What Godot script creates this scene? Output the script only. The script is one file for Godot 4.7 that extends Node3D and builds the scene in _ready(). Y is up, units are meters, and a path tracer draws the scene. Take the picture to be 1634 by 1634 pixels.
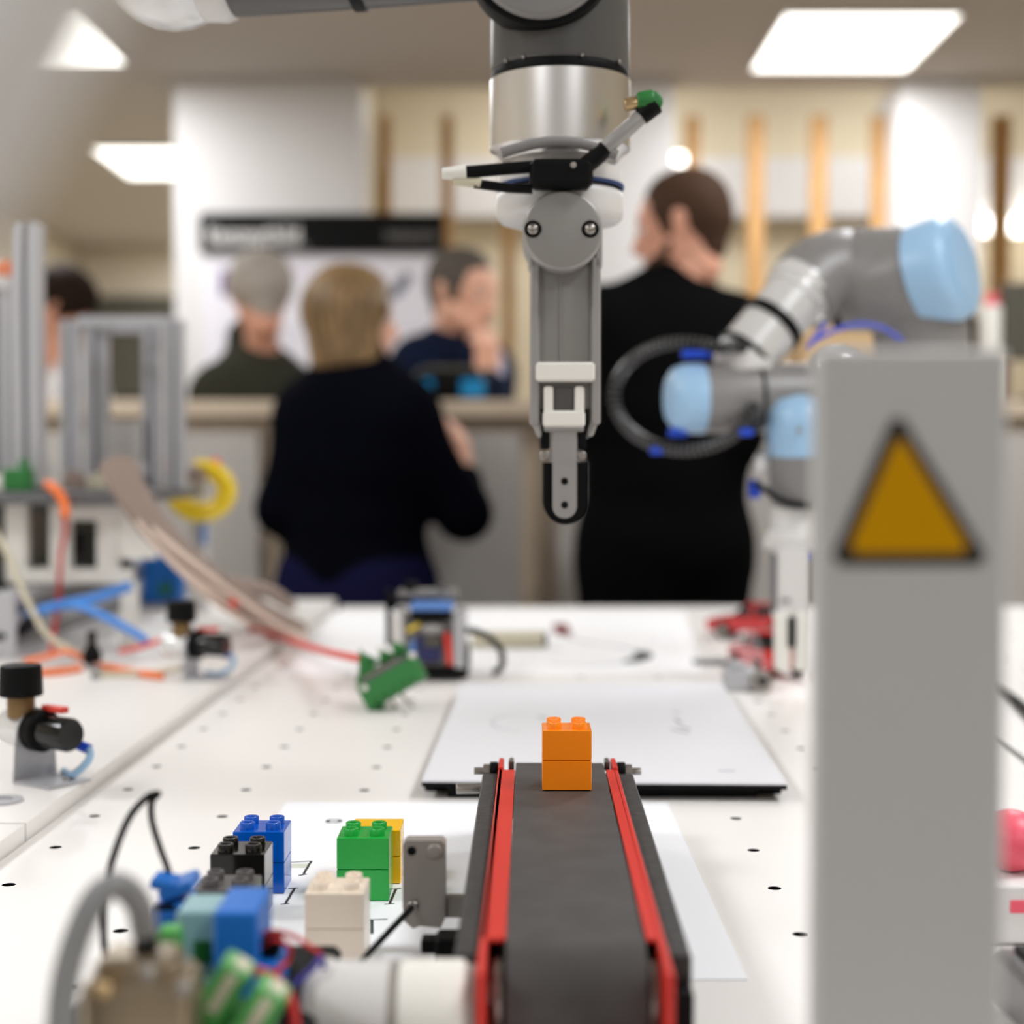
extends Node3D

const F := 2520.0          # focal length in pixels of the 1634 frame
const HORIZON := 735.0
const EYE := 1.167         # camera height
const TABLE := 0.9         # table top height
const BOARD := 0.912       # top of the thicker side boards
const CEIL := 2.617
var M := {}
var used := {}
var cam_basis := Basis()

# ------------------------------------------------------------------ shapes
class Shape:
	var v := PackedVector3Array()
	var n := PackedVector3Array()
	var t := PackedVector2Array()

	func tri(a: Vector3, b: Vector3, c: Vector3, na: Vector3, nb: Vector3, nc: Vector3, ua := Vector2.ZERO, ub := Vector2.ZERO, uc := Vector2.ZERO) -> void:
		var g := (b - a).cross(c - a)
		if g.length_squared() < 1e-20:
			return
		if g.dot(na + nb + nc) > 0.0:
			v.append_array([a, c, b]); n.append_array([na, nc, nb]); t.append_array([ua, uc, ub])
		else:
			v.append_array([a, b, c]); n.append_array([na, nb, nc]); t.append_array([ua, ub, uc])

	func quad(a: Vector3, b: Vector3, c: Vector3, d: Vector3, nn: Vector3) -> void:
		tri(a, b, c, nn, nn, nn, Vector2(0, 0), Vector2(1, 0), Vector2(1, 1))
		tri(a, c, d, nn, nn, nn, Vector2(0, 0), Vector2(1, 1), Vector2(0, 1))

	func quadn(a: Vector3, b: Vector3, c: Vector3, d: Vector3, na: Vector3, nb: Vector3, nc: Vector3, nd: Vector3) -> void:
		tri(a, b, c, na, nb, nc)
		tri(a, c, d, na, nc, nd)

	# box with rounded (chamfered, smooth shaded) edges
	func box(c: Vector3, size: Vector3, bev := 0.0, bs := Basis()) -> Shape:
		var h := size * 0.5
		var b := minf(bev, minf(h.x, minf(h.y, h.z)) * 0.98)
		var ax := [Vector3.RIGHT, Vector3.UP, Vector3.BACK]
		var corner := func(sx: float, sy: float, sz: float, k: int) -> Vector3:
			var p := Vector3(sx * (h.x - b), sy * (h.y - b), sz * (h.z - b))
			p[k] = [sx * h.x, sy * h.y, sz * h.z][k]
			return c + bs * p
		for k in 3:
			var i := (k + 1) % 3
			var j := (k + 2) % 3
			for s in [-1.0, 1.0]:
				var q := []
				for e in [[-1.0, -1.0], [1.0, -1.0], [1.0, 1.0], [-1.0, 1.0]]:
					var sg := Vector3.ZERO
					sg[k] = s; sg[i] = e[0]; sg[j] = e[1]
					q.append(corner.call(sg.x, sg.y, sg.z, k))
				quad(q[0], q[1], q[2], q[3], bs * (ax[k] * s))
			if b > 0.0:
				for s1 in [-1.0, 1.0]:
					for s2 in [-1.0, 1.0]:
						var q2 := []
						for e in [[-1.0, i], [1.0, i], [1.0, j], [-1.0, j]]:
							var sg2 := Vector3.ZERO
							sg2[k] = e[0]; sg2[i] = s1; sg2[j] = s2
							q2.append(corner.call(sg2.x, sg2.y, sg2.z, e[1]))
						var n1: Vector3 = bs * (ax[i] * s1)
						var n2: Vector3 = bs * (ax[j] * s2)
						quadn(q2[0], q2[1], q2[2], q2[3], n1, n1, n2, n2)
		if b > 0.0:
			for sx in [-1.0, 1.0]:
				for sy in [-1.0, 1.0]:
					for sz in [-1.0, 1.0]:
						tri(corner.call(sx, sy, sz, 0), corner.call(sx, sy, sz, 1), corner.call(sx, sy, sz, 2), bs * Vector3(sx, 0, 0), bs * Vector3(0, sy, 0), bs * Vector3(0, 0, sz))
		return self

	# surface of revolution about the axis a->b; profile entries (distance along axis, radius)
	func rev(a: Vector3, b: Vector3, prof: Array, seg := 32) -> Shape:
		var d := (b - a).normalized()
		var u := d.cross(Vector3.UP if absf(d.y) < 0.9 else Vector3.RIGHT).normalized()
		var w := d.cross(u)
		var ns := []
		for i in prof.size() - 1:
			var e: Vector2 = prof[i + 1] - prof[i]
			ns.append(Vector2(-e.y, e.x).normalized())
		for i in prof.size() - 1:
			var n0: Vector2 = ns[i]
			var n1: Vector2 = ns[i]
			if i > 0 and ns[i - 1].dot(ns[i]) > 0.7:
				n0 = (ns[i - 1] + ns[i]).normalized()
			if i < ns.size() - 1 and ns[i + 1].dot(ns[i]) > 0.7:
				n1 = (ns[i + 1] + ns[i]).normalized()
			var p: Vector2 = prof[i]
			var q: Vector2 = prof[i + 1]
			for k in seg:
				var r0 := u * cos(TAU * k / seg) + w * sin(TAU * k / seg)
				var r1 := u * cos(TAU * (k + 1) / seg) + w * sin(TAU * (k + 1) / seg)
				quadn(a + d * p.x + r0 * p.y, a + d * p.x + r1 * p.y, a + d * q.x + r1 * q.y, a + d * q.x + r0 * q.y, r0 * n0.y + d * n0.x, r1 * n0.y + d * n0.x, r1 * n1.y + d * n1.x, r0 * n1.y + d * n1.x)
		return self

	# cylinder or cone frustum with rounded rims
	func cyl(a: Vector3, b: Vector3, ra: float, rb := -1.0, bev := 0.0, seg := 32) -> Shape:
		if rb < 0.0:
			rb = ra
		var l := a.distance_to(b)
		var p := [Vector2(0, 0)]
		if bev > 0.0:
			for k in 4:
				var an := PI / 2 * k / 3.0
				p.append(Vector2(bev * (1.0 - cos(an)), ra - bev + bev * sin(an)))
			for k in 4:
				var an2 := PI / 2 * k / 3.0
				p.append(Vector2(l - bev + bev * sin(an2), rb - bev + bev * cos(an2)))
		else:
			p.append(Vector2(0, ra)); p.append(Vector2(l, rb))
		p.append(Vector2(l, 0))
		return rev(a, b, p, seg)

	func ball(c: Vector3, r: Vector3, bs := Basis(), seg := 20) -> Shape:
		var rows := seg / 2
		for i in rows:
			for k in seg:
				var q := []
				var qn := []
				for e in [[i, k], [i, k + 1], [i + 1, k + 1], [i + 1, k]]:
					var th: float = PI * e[0] / rows
					var ph: float = TAU * e[1] / seg
					var o := Vector3(sin(th) * cos(ph), cos(th), sin(th) * sin(ph))
					q.append(c + bs * (o * r))
					qn.append((bs * (o / r)).normalized())
				quadn(q[0], q[1], q[2], q[3], qn[0], qn[1], qn[2], qn[3])
		return self

	func tube(pts: Array, r: float, seg := 10, r_end := -1.0, flat := 1.0) -> Shape:
		if r_end < 0.0:
			r_end = r
		var nn := pts.size()
		var u := Vector3.ZERO
		var rings := []
		var dirs := []
		for i in nn:
			var d: Vector3 = (pts[mini(i + 1, nn - 1)] - pts[maxi(i - 1, 0)]).normalized()
			if i == 0:
				u = d.cross(Vector3.UP if absf(d.y) < 0.9 else Vector3.RIGHT).normalized()
			else:
				u = (u - d * u.dot(d)).normalized()
			var w := d.cross(u)
			var rr := lerpf(r, r_end, float(i) / (nn - 1))
			var ring := []
			for k in seg:
				var an := TAU * k / seg
				var o := u * cos(an) + w * sin(an) * flat
				ring.append([pts[i] + o * rr, (u * cos(an) + w * sin(an) / flat).normalized()])
			rings.append(ring)
			dirs.append(d)
		for i in nn - 1:
			for k in seg:
				var a: Array = rings[i][k]
				var b: Array = rings[i][(k + 1) % seg]
				var c: Array = rings[i + 1][(k + 1) % seg]
				var e: Array = rings[i + 1][k]
				quadn(a[0], b[0], c[0], e[0], a[1], b[1], c[1], e[1])
		for k in seg:
			tri(pts[0], rings[0][k][0], rings[0][(k + 1) % seg][0], -dirs[0], -dirs[0], -dirs[0])
			tri(pts[nn - 1], rings[nn - 1][k][0], rings[nn - 1][(k + 1) % seg][0], dirs[nn - 1], dirs[nn - 1], dirs[nn - 1])
		return self

	# polygon (in the xy plane of xf) pushed from z0 to z1
	func prism(poly: PackedVector2Array, z0: float, z1: float, xf := Transform3D(), smooth := false) -> Shape:
		var tris := Geometry2D.triangulate_polygon(poly)
		var f := xf.basis.z.normalized()
		for i in range(0, tris.size(), 3):
			var p := []
			for k in 3:
				p.append(poly[tris[i + k]])
			tri(xf * Vector3(p[0].x, p[0].y, z1), xf * Vector3(p[1].x, p[1].y, z1), xf * Vector3(p[2].x, p[2].y, z1), f, f, f)
			tri(xf * Vector3(p[0].x, p[0].y, z0), xf * Vector3(p[1].x, p[1].y, z0), xf * Vector3(p[2].x, p[2].y, z0), -f, -f, -f)
		var sgn := -1.0 if Geometry2D.is_polygon_clockwise(poly) else 1.0
		var m := poly.size()
		var en := []
		for i in m:
			var e := poly[(i + 1) % m] - poly[i]
			en.append(Vector3(e.y, -e.x, 0).normalized() * sgn)
		for i in m:
			var a := poly[i]
			var b := poly[(i + 1) % m]
			var na: Vector3 = en[i]
			var nb: Vector3 = en[i]
			if smooth:
				if en[(i + m - 1) % m].dot(en[i]) > 0.6:
					na = (en[(i + m - 1) % m] + en[i]).normalized()
				if en[(i + 1) % m].dot(en[i]) > 0.6:
					nb = (en[(i + 1) % m] + en[i]).normalized()
			na = (xf.basis * na).normalized()
			nb = (xf.basis * nb).normalized()
			quadn(xf * Vector3(a.x, a.y, z0), xf * Vector3(b.x, b.y, z0), xf * Vector3(b.x, b.y, z1), xf * Vector3(a.x, a.y, z1), na, nb, nb, na)
		return self

	func mesh(off := Vector3.ZERO) -> ArrayMesh:
		var vv := v
		if off != Vector3.ZERO:
			vv = PackedVector3Array()
			vv.resize(v.size())
			for i in v.size():
				vv[i] = v[i] - off
		var arr := []
		arr.resize(Mesh.ARRAY_MAX)
		arr[Mesh.ARRAY_VERTEX] = vv
		arr[Mesh.ARRAY_NORMAL] = n
		arr[Mesh.ARRAY_TEX_UV] = t
		var m := ArrayMesh.new()
		m.add_surface_from_arrays(Mesh.PRIMITIVE_TRIANGLES, arr)
		return m

	# skin over tapered capsules [a, b, ra, rb], blended, meshed as surface nets
	func blob(bones: Array, cell: float, k: float) -> Shape:
		var lo := Vector3(1e9, 1e9, 1e9)
		var hi := -lo
		for b in bones:
			var r := maxf(b[2], b[3])
			lo = lo.min(b[0] - Vector3.ONE * r).min(b[1] - Vector3.ONE * r)
			hi = hi.max(b[0] + Vector3.ONE * r).max(b[1] + Vector3.ONE * r)
		var pad := Vector3.ONE * (2.0 / k + cell * 2.0)
		lo -= pad; hi += pad
		var nx := int((hi.x - lo.x) / cell) + 2
		var ny := int((hi.y - lo.y) / cell) + 2
		var nz := int((hi.z - lo.z) / cell) + 2
		var acc := PackedFloat32Array()
		acc.resize(nx * ny * nz)
		for b in bones:
			var a: Vector3 = b[0]
			var ab: Vector3 = b[1] - a
			var ra: float = b[2]
			var dr: float = b[3] - ra
			var l2 := maxf(ab.length_squared(), 1e-12)
			var m := Vector3.ONE * (maxf(ra, b[3]) + 3.0 / k)
			var l := ((a.min(b[1]) - m) - lo) / cell
			var h := ((a.max(b[1]) + m) - lo) / cell
			for iy in range(maxi(0, int(l.y)), mini(ny, int(h.y) + 2)):
				for iz in range(maxi(0, int(l.z)), mini(nz, int(h.z) + 2)):
					var row := (iy * nz + iz) * nx
					for ix in range(maxi(0, int(l.x)), mini(nx, int(h.x) + 2)):
						var p := lo + Vector3(ix, iy, iz) * cell - a
						var s := clampf(p.dot(ab) / l2, 0.0, 1.0)
						acc[row + ix] += exp(-k * ((p - ab * s).length() - ra - dr * s))
		var val := PackedFloat32Array()
		val.resize(acc.size())
		var ins := PackedByteArray()
		ins.resize(acc.size())
		for i in acc.size():
			val[i] = log(acc[i] + 0.04)
			ins[i] = 1 if val[i] > 0.0 else 0
		var of := [0, 1, nx, nx + 1, nz * nx, nz * nx + 1, nz * nx + nx, nz * nx + nx + 1]
		var cid := PackedInt32Array()
		cid.resize(acc.size())
		cid.fill(-1)
		var pv := PackedVector3Array()
		var pn := PackedVector3Array()
		var edges := [[0, 1], [2, 3], [4, 5], [6, 7], [0, 2], [1, 3], [4, 6], [5, 7], [0, 4], [1, 5], [2, 6], [3, 7]]
		var o1: int = of[4]
		for iy in ny - 1:
			for iz in nz - 1:
				var row := (iy * nz + iz) * nx
				for ix in nx - 1:
					var c := row + ix
					var sum := ins[c] + ins[c + 1] + ins[c + nx] + ins[c + nx + 1] + ins[c + o1] + ins[c + o1 + 1] + ins[c + o1 + nx] + ins[c + o1 + nx + 1]
					if sum == 0 or sum == 8:
						continue
					var p := Vector3.ZERO
					var cnt := 0
					var f := []
					for q in 8:
						f.append(val[c + of[q]])
					for e in edges:
						var f0: float = f[e[0]]
						var f1: float = f[e[1]]
						if (f0 > 0.0) != (f1 > 0.0):
							var s := f0 / (f0 - f1)
							var c0 := Vector3(e[0] & 1, (e[0] >> 2) & 1, (e[0] >> 1) & 1)
							var c1 := Vector3(e[1] & 1, (e[1] >> 2) & 1, (e[1] >> 1) & 1)
							p += c0.lerp(c1, s)
							cnt += 1
					cid[c] = pv.size()
					pv.append(lo + (Vector3(ix, iy, iz) + p / cnt) * cell)
					pn.append(-Vector3(f[1] + f[3] + f[5] + f[7] - f[0] - f[2] - f[4] - f[6], f[4] + f[5] + f[6] + f[7] - f[0] - f[1] - f[2] - f[3], f[2] + f[3] + f[6] + f[7] - f[0] - f[1] - f[4] - f[5]).normalized())
		var strides := [1, nz * nx, nx]
		for iy in range(1, ny - 1):
			for iz in range(1, nz - 1):
				var row := (iy * nz + iz) * nx
				for ix in range(1, nx - 1):
					var c := row + ix
					for q in 3:
						if ins[c] != ins[c + strides[q]]:
							var s1: int = strides[(q + 1) % 3]
							var s2: int = strides[(q + 2) % 3]
							var i0 := cid[c - s1 - s2]
							var i1 := cid[c - s2]
							var i2 := cid[c]
							var i3 := cid[c - s1]
							if i0 >= 0 and i1 >= 0 and i2 >= 0 and i3 >= 0:
								quadn(pv[i0], pv[i1], pv[i2], pv[i3], pn[i0], pn[i1], pn[i2], pn[i3])
		return self

# ------------------------------------------------------------------ helpers
func at(px: float, py: float, d: float) -> Vector3:      # a point at distance d in front of the camera
	var r := cam_basis * Vector3((px - 817.0) / F, -(py - 817.0) / F, -1.0)
	return Vector3(0, EYE, 0) + r * (d / -r.z)

func tb(px: float, py: float, y := TABLE) -> Vector3:    # a point at the height y
	var r := cam_basis * Vector3((px - 817.0) / F, -(py - 817.0) / F, -1.0)
	return Vector3(0, EYE, 0) + r * ((y - EYE) / r.y)

func curve(p: Array, n := 8) -> Array:
	var out := []
	for i in p.size() - 1:
		var a: Vector3 = p[maxi(i - 1, 0)]
		var b: Vector3 = p[i]
		var c: Vector3 = p[i + 1]
		var d: Vector3 = p[mini(i + 2, p.size() - 1)]
		for k in n:
			out.append(b.cubic_interpolate(c, a, d, float(k) / n))
	out.append(p[p.size() - 1])
	return out

func rounded(w: float, h: float, r: float, seg := 5) -> PackedVector2Array:
	var out := PackedVector2Array()
	for q in 4:
		var c := Vector2((w / 2 - r) * [1, -1, -1, 1][q], (h / 2 - r) * [1, 1, -1, -1][q])
		for k in seg + 1:
			out.append(c + Vector2.from_angle(PI / 2 * (q + float(k) / seg)) * r)
	return out

func ring_poly(r: float, seg := 24) -> PackedVector2Array:
	var out := PackedVector2Array()
	for k in seg:
		out.append(Vector2.from_angle(TAU * k / seg) * r)
	return out

func mat(key: String, c: Color, rough := 0.5, metal := 0.0, extra := {}) -> StandardMaterial3D:
	var m := StandardMaterial3D.new()
	m.resource_name = key
	m.albedo_color = c
	m.roughness = rough
	m.metallic = metal
	for k in extra:
		m.set(k, extra[k])
	M[key] = m
	return m

func numbered(called: String) -> String:
	used[called] = used.get(called, -1) + 1
	return called if used[called] == 0 else "%s_%03d" % [called, used[called]]

func tag(o: Node3D, label: String, category: String, group := "") -> Node3D:
	o.set_meta("label", label)
	o.set_meta("category", category)
	if group:
		o.set_meta("group", group)
	return o

func thing(called: String, label: String, category: String, where := Vector3.ZERO, group := "", turn := 0.0) -> Node3D:
	var o := Node3D.new()
	o.name = numbered(called)
	add_child(o, true)
	o.position = where
	o.rotation.y = turn
	return tag(o, label, category, group)

func part(o: Node3D, called: String, s: Shape, m: Material, label := "") -> MeshInstance3D:
	var root: Node3D = o
	while root.get_parent() != self:
		root = root.get_parent()
	var mi := MeshInstance3D.new()
	mi.name = called
	mi.mesh = s.mesh(root.position if root.rotation.y == 0.0 else Vector3.ZERO)
	mi.mesh.surface_set_material(0, m)
	if label:
		mi.set_meta("label", label)
	o.add_child(mi, true)
	return mi

func single(called: String, s: Shape, m: Material, label: String, category: String, where: Vector3, group := "") -> MeshInstance3D:
	var mi := MeshInstance3D.new()
	mi.name = numbered(called)
	mi.mesh = s.mesh(where)
	mi.mesh.surface_set_material(0, m)
	add_child(mi, true)
	mi.position = where
	tag(mi, label, category, group)
	return mi

func struct(called: String, s: Shape, m: Material, label: String, category: String) -> MeshInstance3D:
	var mi := MeshInstance3D.new()
	mi.name = called
	mi.mesh = s.mesh()
	mi.mesh.surface_set_material(0, m)
	add_child(mi, true)
	mi.set_meta("kind", "structure")
	tag(mi, label, category)
	return mi

func copy(o: Node3D, called: String, label: String, where: Vector3, turn := 0.0) -> Node3D:
	var c: Node3D = o.duplicate()
	c.name = numbered(called)
	add_child(c, true)
	c.position = where
	c.rotation.y = turn
	c.set_meta("label", label)
	return c

func noise_tex(freq: float, ramp: Array, seed_n: int, size := 256) -> NoiseTexture2D:
	var f := FastNoiseLite.new()
	f.seed = seed_n
	f.frequency = freq
	f.fractal_octaves = 4
	var g := Gradient.new()
	g.set_color(0, ramp[0])
	g.set_color(1, ramp[1])
	var t := NoiseTexture2D.new()
	t.width = size
	t.height = size
	t.seamless = true
	t.noise = f
	t.color_ramp = g
	return t

func ink(im: Image, pts: Array, w: float, c: Color) -> void:   # a pen line through points given in pixels
	for i in pts.size() - 1:
		var a: Vector2 = pts[i]
		var b: Vector2 = pts[i + 1]
		var steps := int(a.distance_to(b)) + 1
		for k in steps + 1:
			var p := a.lerp(b, float(k) / steps)
			im.fill_rect(Rect2i(int(p.x - w / 2), int(p.y - w / 2), maxi(1, int(w)), maxi(1, int(w))), c)

func printed(key: String, im: Image, rough := 0.6) -> StandardMaterial3D:
	return mat(key, Color.WHITE, rough, 0.0, {"albedo_texture": ImageTexture.create_from_image(im)})

# flat sheet with print on its top: corner points back-left, back-right, front-right, front-left
func sheet(q: Array, thick: float) -> Shape:
	var s := Shape.new()
	var dn := Vector3.DOWN * thick
	s.tri(q[0], q[1], q[2], Vector3.UP, Vector3.UP, Vector3.UP, Vector2(0, 0), Vector2(1, 0), Vector2(1, 1))
	s.tri(q[0], q[2], q[3], Vector3.UP, Vector3.UP, Vector3.UP, Vector2(0, 0), Vector2(1, 1), Vector2(0, 1))
	for i in 4:
		var a: Vector3 = q[i]
		var b: Vector3 = q[(i + 1) % 4]
		var nn := (b - a).cross(Vector3.UP).normalized()
		if nn.dot((a + b) / 2 - (q[0] + q[2]) / 2) < 0:
			nn = -nn
		for tr in [[a, b, b + dn], [a, b + dn, a + dn]]:
			s.tri(tr[0], tr[1], tr[2], nn, nn, nn, Vector2(0.01, 0.01), Vector2(0.01, 0.01), Vector2(0.01, 0.01))
	s.tri(q[0] + dn, q[1] + dn, q[2] + dn, Vector3.DOWN, Vector3.DOWN, Vector3.DOWN)
	s.tri(q[0] + dn, q[2] + dn, q[3] + dn, Vector3.DOWN, Vector3.DOWN, Vector3.DOWN)
	return s

# ------------------------------------------------------------------ the place
func _ready() -> void:
	var cam := Camera3D.new()
	cam.name = "camera"
	cam.position = Vector3(0, EYE, 0)
	cam.rotation.x = -atan((817.0 - HORIZON) / F)
	var lens := CameraAttributesPhysical.new()
	lens.frustum_focal_length = 24.0 * F / 1634.0
	lens.frustum_focus_distance = 1.0
	lens.frustum_near = 0.02
	lens.frustum_far = 60.0
	lens.exposure_aperture = 24.0 * F / 1634.0 / 14.5
	cam.attributes = lens
	add_child(cam)
	cam.current = true
	cam_basis = Basis(Vector3.RIGHT, cam.rotation.x)

	var we := WorldEnvironment.new()
	we.name = "world_environment"
	var env := Environment.new()
	env.background_mode = Environment.BG_COLOR
	env.background_color = Color(0.02, 0.02, 0.02)
	env.tonemap_mode = Environment.TONE_MAPPER_LINEAR
	env.tonemap_exposure = 1.5
	env.sdfgi_enabled = true
	env.ssao_enabled = true
	env.ssil_enabled = true
	we.environment = env
	add_child(we)

	materials()
	room()
	lamps()
	back_of_room()
	counter()
	tables()
	sheets()
	conveyor()
	bricks()
	electronics()
	foreground()
	arm_over_table()
	arm_with_blue_caps()
	table_gadgets()
	air_units()
	machine()
	people()

func materials() -> void:
	mat("white_paint", Color(0.87, 0.86, 0.855), 0.7)
	mat("cream_paint", Color(0.87, 0.82, 0.715), 0.8)
	mat("back_paint", Color(0.80, 0.76, 0.69), 0.8)
	mat("ceiling", Color(0.80, 0.77, 0.735), 0.9)
	mat("floor", Color(0.45, 0.43, 0.41), 0.5, 0.0, {"albedo_texture": noise_tex(0.02, [Color(0.9, 0.9, 0.9), Color(1, 1, 1)], 3), "uv1_triplanar": true, "uv1_scale": Vector3(0.5, 0.5, 0.5)})
	mat("laminate", Color(0.915, 0.90, 0.885), 0.38)
	mat("laminate_edge", Color(0.86, 0.84, 0.81), 0.45)
	mat("hole", Color(0.08, 0.075, 0.07), 0.9, 0.0, {"metallic_specular": 0.1})
	mat("wood", Color(0.80, 0.62, 0.38), 0.6, 0.0, {"albedo_texture": noise_tex(0.03, [Color(0.82, 0.78, 0.74), Color(1, 1, 1)], 5), "uv1_triplanar": true, "uv1_scale": Vector3(6, 0.6, 6)})
	mat("beech", Color(0.80, 0.73, 0.64), 0.5)
	mat("cabinet_grey", Color(0.73, 0.71, 0.69), 0.5)
	mat("dark_panel", Color(0.30, 0.29, 0.25), 0.5)
	mat("black", Color(0.03, 0.03, 0.032), 0.5, 0.0, {"metallic_specular": 0.25})
	mat("black_gloss", Color(0.03, 0.03, 0.032), 0.18)
	mat("rubber", Color(0.05, 0.049, 0.048), 0.8, 0.0, {"metallic_specular": 0.25})
	mat("belt", Color(0.27, 0.26, 0.255), 0.55, 0.0, {"albedo_texture": noise_tex(0.025, [Color(0.82, 0.80, 0.79), Color(1, 1, 1)], 11), "uv1_triplanar": true, "uv1_scale": Vector3(5, 5, 5)})
	mat("beam", Color(0.27, 0.265, 0.26), 0.5, 0.2, {"albedo_texture": noise_tex(0.05, [Color(0.6, 0.6, 0.6), Color(1, 1, 1)], 13), "uv1_triplanar": true, "uv1_scale": Vector3(8, 8, 8)})
	mat("red_paint", Color(0.80, 0.16, 0.11), 0.4)
	mat("steel", Color(0.62, 0.60, 0.58), 0.3, 0.9)
	mat("dull_steel", Color(0.60, 0.575, 0.55), 0.45, 0.3)
	mat("brushed", Color(0.90, 0.89, 0.88), 0.3, 1.0, {"anisotropy_enabled": true, "anisotropy": 0.5})
	mat("aluminium", Color(0.72, 0.72, 0.735), 0.42, 0.35)
	mat("aluminium_dark", Color(0.40, 0.40, 0.41), 0.5, 0.3)
	mat("brass", Color(0.78, 0.67, 0.50), 0.3, 0.9)
	mat("nickel", Color(0.62, 0.56, 0.47), 0.32, 0.8)
	mat("robot_grey", Color(0.50, 0.49, 0.485), 0.38)
	mat("robot_dark", Color(0.30, 0.295, 0.29), 0.35)
	mat("robot_light", Color(0.82, 0.81, 0.80), 0.35)
	mat("robot_silver", Color(0.88, 0.88, 0.88), 0.24, 0.35)
	mat("cap_blue", Color(0.60, 0.745, 0.87), 0.35)
	mat("gripper_grey", Color(0.60, 0.59, 0.58), 0.4, 0.3)
	mat("gripper_dark", Color(0.54, 0.53, 0.515), 0.45, 0.2)
	mat("off_white", Color(0.90, 0.89, 0.86), 0.4)
	mat("orange", Color(1.0, 0.55, 0.04), 0.2)
	mat("blue_plastic", Color(0.0, 0.34, 0.75), 0.18)
	mat("green_plastic", Color(0.10, 0.66, 0.25), 0.2)
	mat("yellow_plastic", Color(0.98, 0.75, 0.0), 0.2)
	mat("cream_plastic", Color(0.95, 0.89, 0.82), 0.25)
	mat("black_plastic", Color(0.05, 0.048, 0.045), 0.12)
	mat("grey_plastic", Color(0.32, 0.31, 0.31), 0.3)
	mat("module_blue", Color(0.10, 0.43, 0.78), 0.35)
	mat("teal_clear", Color(0.55, 0.70, 0.72), 0.3)
	mat("terminal_green", Color(0.30, 0.62, 0.30), 0.4)
	mat("board_green", Color(0.13, 0.45, 0.19), 0.45)
	mat("tube_grey", Color(0.50, 0.50, 0.50), 0.45)
	mat("wire_red", Color(0.78, 0.12, 0.12), 0.45)
	mat("tube_red", Color(0.88, 0.25, 0.20), 0.4)
	mat("tube_orange", Color(0.95, 0.45, 0.12), 0.4)
	mat("tube_blue", Color(0.30, 0.58, 0.92), 0.35)
	mat("wire_blue", Color(0.16, 0.14, 0.55), 0.45)
	mat("tie_blue", Color(0.05, 0.28, 0.80), 0.4)
	mat("tube_beige", Color(0.80, 0.77, 0.68), 0.45)
	mat("sleeve", Color(0.58, 0.51, 0.47), 0.8)
	mat("wire_cream", Color(0.88, 0.80, 0.74), 0.6)
	mat("yellow_cable", Color(0.97, 0.84, 0.16), 0.4)
	mat("post_paint", Color(0.755, 0.75, 0.745), 0.5)
	mat("sign_yellow", Color(0.80, 0.58, 0.0), 0.5, 0.0, {"metallic_specular": 0.2})
	mat("sign_black", Color(0.12, 0.09, 0.04), 0.5)
	mat("car_red", Color(0.78, 0.05, 0.07), 0.12, 0.0, {"clearcoat_enabled": true, "clearcoat": 1.0, "clearcoat_roughness": 0.05})
	mat("glass_dark", Color(0.05, 0.06, 0.07), 0.1)
	mat("pink", Color(0.93, 0.36, 0.44), 0.4)
	mat("cardboard", Color(0.78, 0.66, 0.50), 0.8)
	mat("cyan", Color(0.0, 0.50, 0.72), 0.3)
	mat("skin", Color(0.85, 0.62, 0.52), 0.55, 0.0, {"subsurf_scatter_enabled": true, "subsurf_scatter_strength": 0.1})
	mat("skin_pale", Color(0.91, 0.70, 0.60), 0.55, 0.0, {"subsurf_scatter_enabled": true, "subsurf_scatter_strength": 0.1})
	mat("eye_white", Color(0.9, 0.88, 0.86), 0.2)
	mat("iris", Color(0.18, 0.13, 0.10), 0.2)
	mat("lip", Color(0.70, 0.40, 0.37), 0.5)
	mat("hair_dark", Color(0.15, 0.105, 0.08), 0.7, 0.0, {"metallic_specular": 0.2})
	mat("hair_brown", Color(0.28, 0.205, 0.16), 0.7, 0.0, {"metallic_specular": 0.2})
	mat("hair_grey", Color(0.66, 0.63, 0.60), 0.7, 0.0, {"metallic_specular": 0.2})
	mat("hair_pepper", Color(0.36, 0.335, 0.31), 0.7, 0.0, {"metallic_specular": 0.2})
	mat("hair_blond", Color(0.74, 0.60, 0.40), 0.55, 0.0, {"albedo_texture": noise_tex(0.03, [Color(0.30, 0.27, 0.25), Color(1, 1, 1)], 21), "uv1_triplanar": true, "uv1_scale": Vector3(6, 0.9, 6)})
	mat("cloth_navy", Color(0.030, 0.034, 0.062), 0.95, 0.0, {"metallic_specular": 0.1})
	mat("cloth_skirt", Color(0.09, 0.09, 0.21), 0.95, 0.0, {"metallic_specular": 0.1})
	mat("cloth_black", Color(0.045, 0.045, 0.047), 0.95, 0.0, {"metallic_specular": 0.1})
	mat("cloth_olive", Color(0.21, 0.21, 0.175), 0.95, 0.0, {"metallic_specular": 0.1})
	mat("cloth_blue", Color(0.085, 0.115, 0.20), 0.95, 0.0, {"metallic_specular": 0.15})
	mat("cloth_white", Color(0.88, 0.87, 0.88), 0.85)
	mat("cloth_lilac", Color(0.78, 0.78, 0.88), 0.85)
	mat("trousers", Color(0.10, 0.10, 0.12), 0.95, 0.0, {"metallic_specular": 0.1})
	mat("shoe", Color(0.06, 0.05, 0.05), 0.5)
	mat("display_blue", Color(0.36, 0.52, 0.78), 0.4)
	mat("deep_blue", Color(0.14, 0.15, 0.34), 0.4)
	mat("cable_blue", Color(0.30, 0.36, 0.80), 0.4)
	mat("hose_rib", Color(0.26, 0.26, 0.265), 0.3)
	mat("valve_blue", Color(0.06, 0.40, 0.72), 0.35)
	mat("pole_white", Color(0.93, 0.915, 0.905), 0.6)
	mat("brass_dark", Color(0.48, 0.38, 0.24), 0.4, 0.5)
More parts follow.
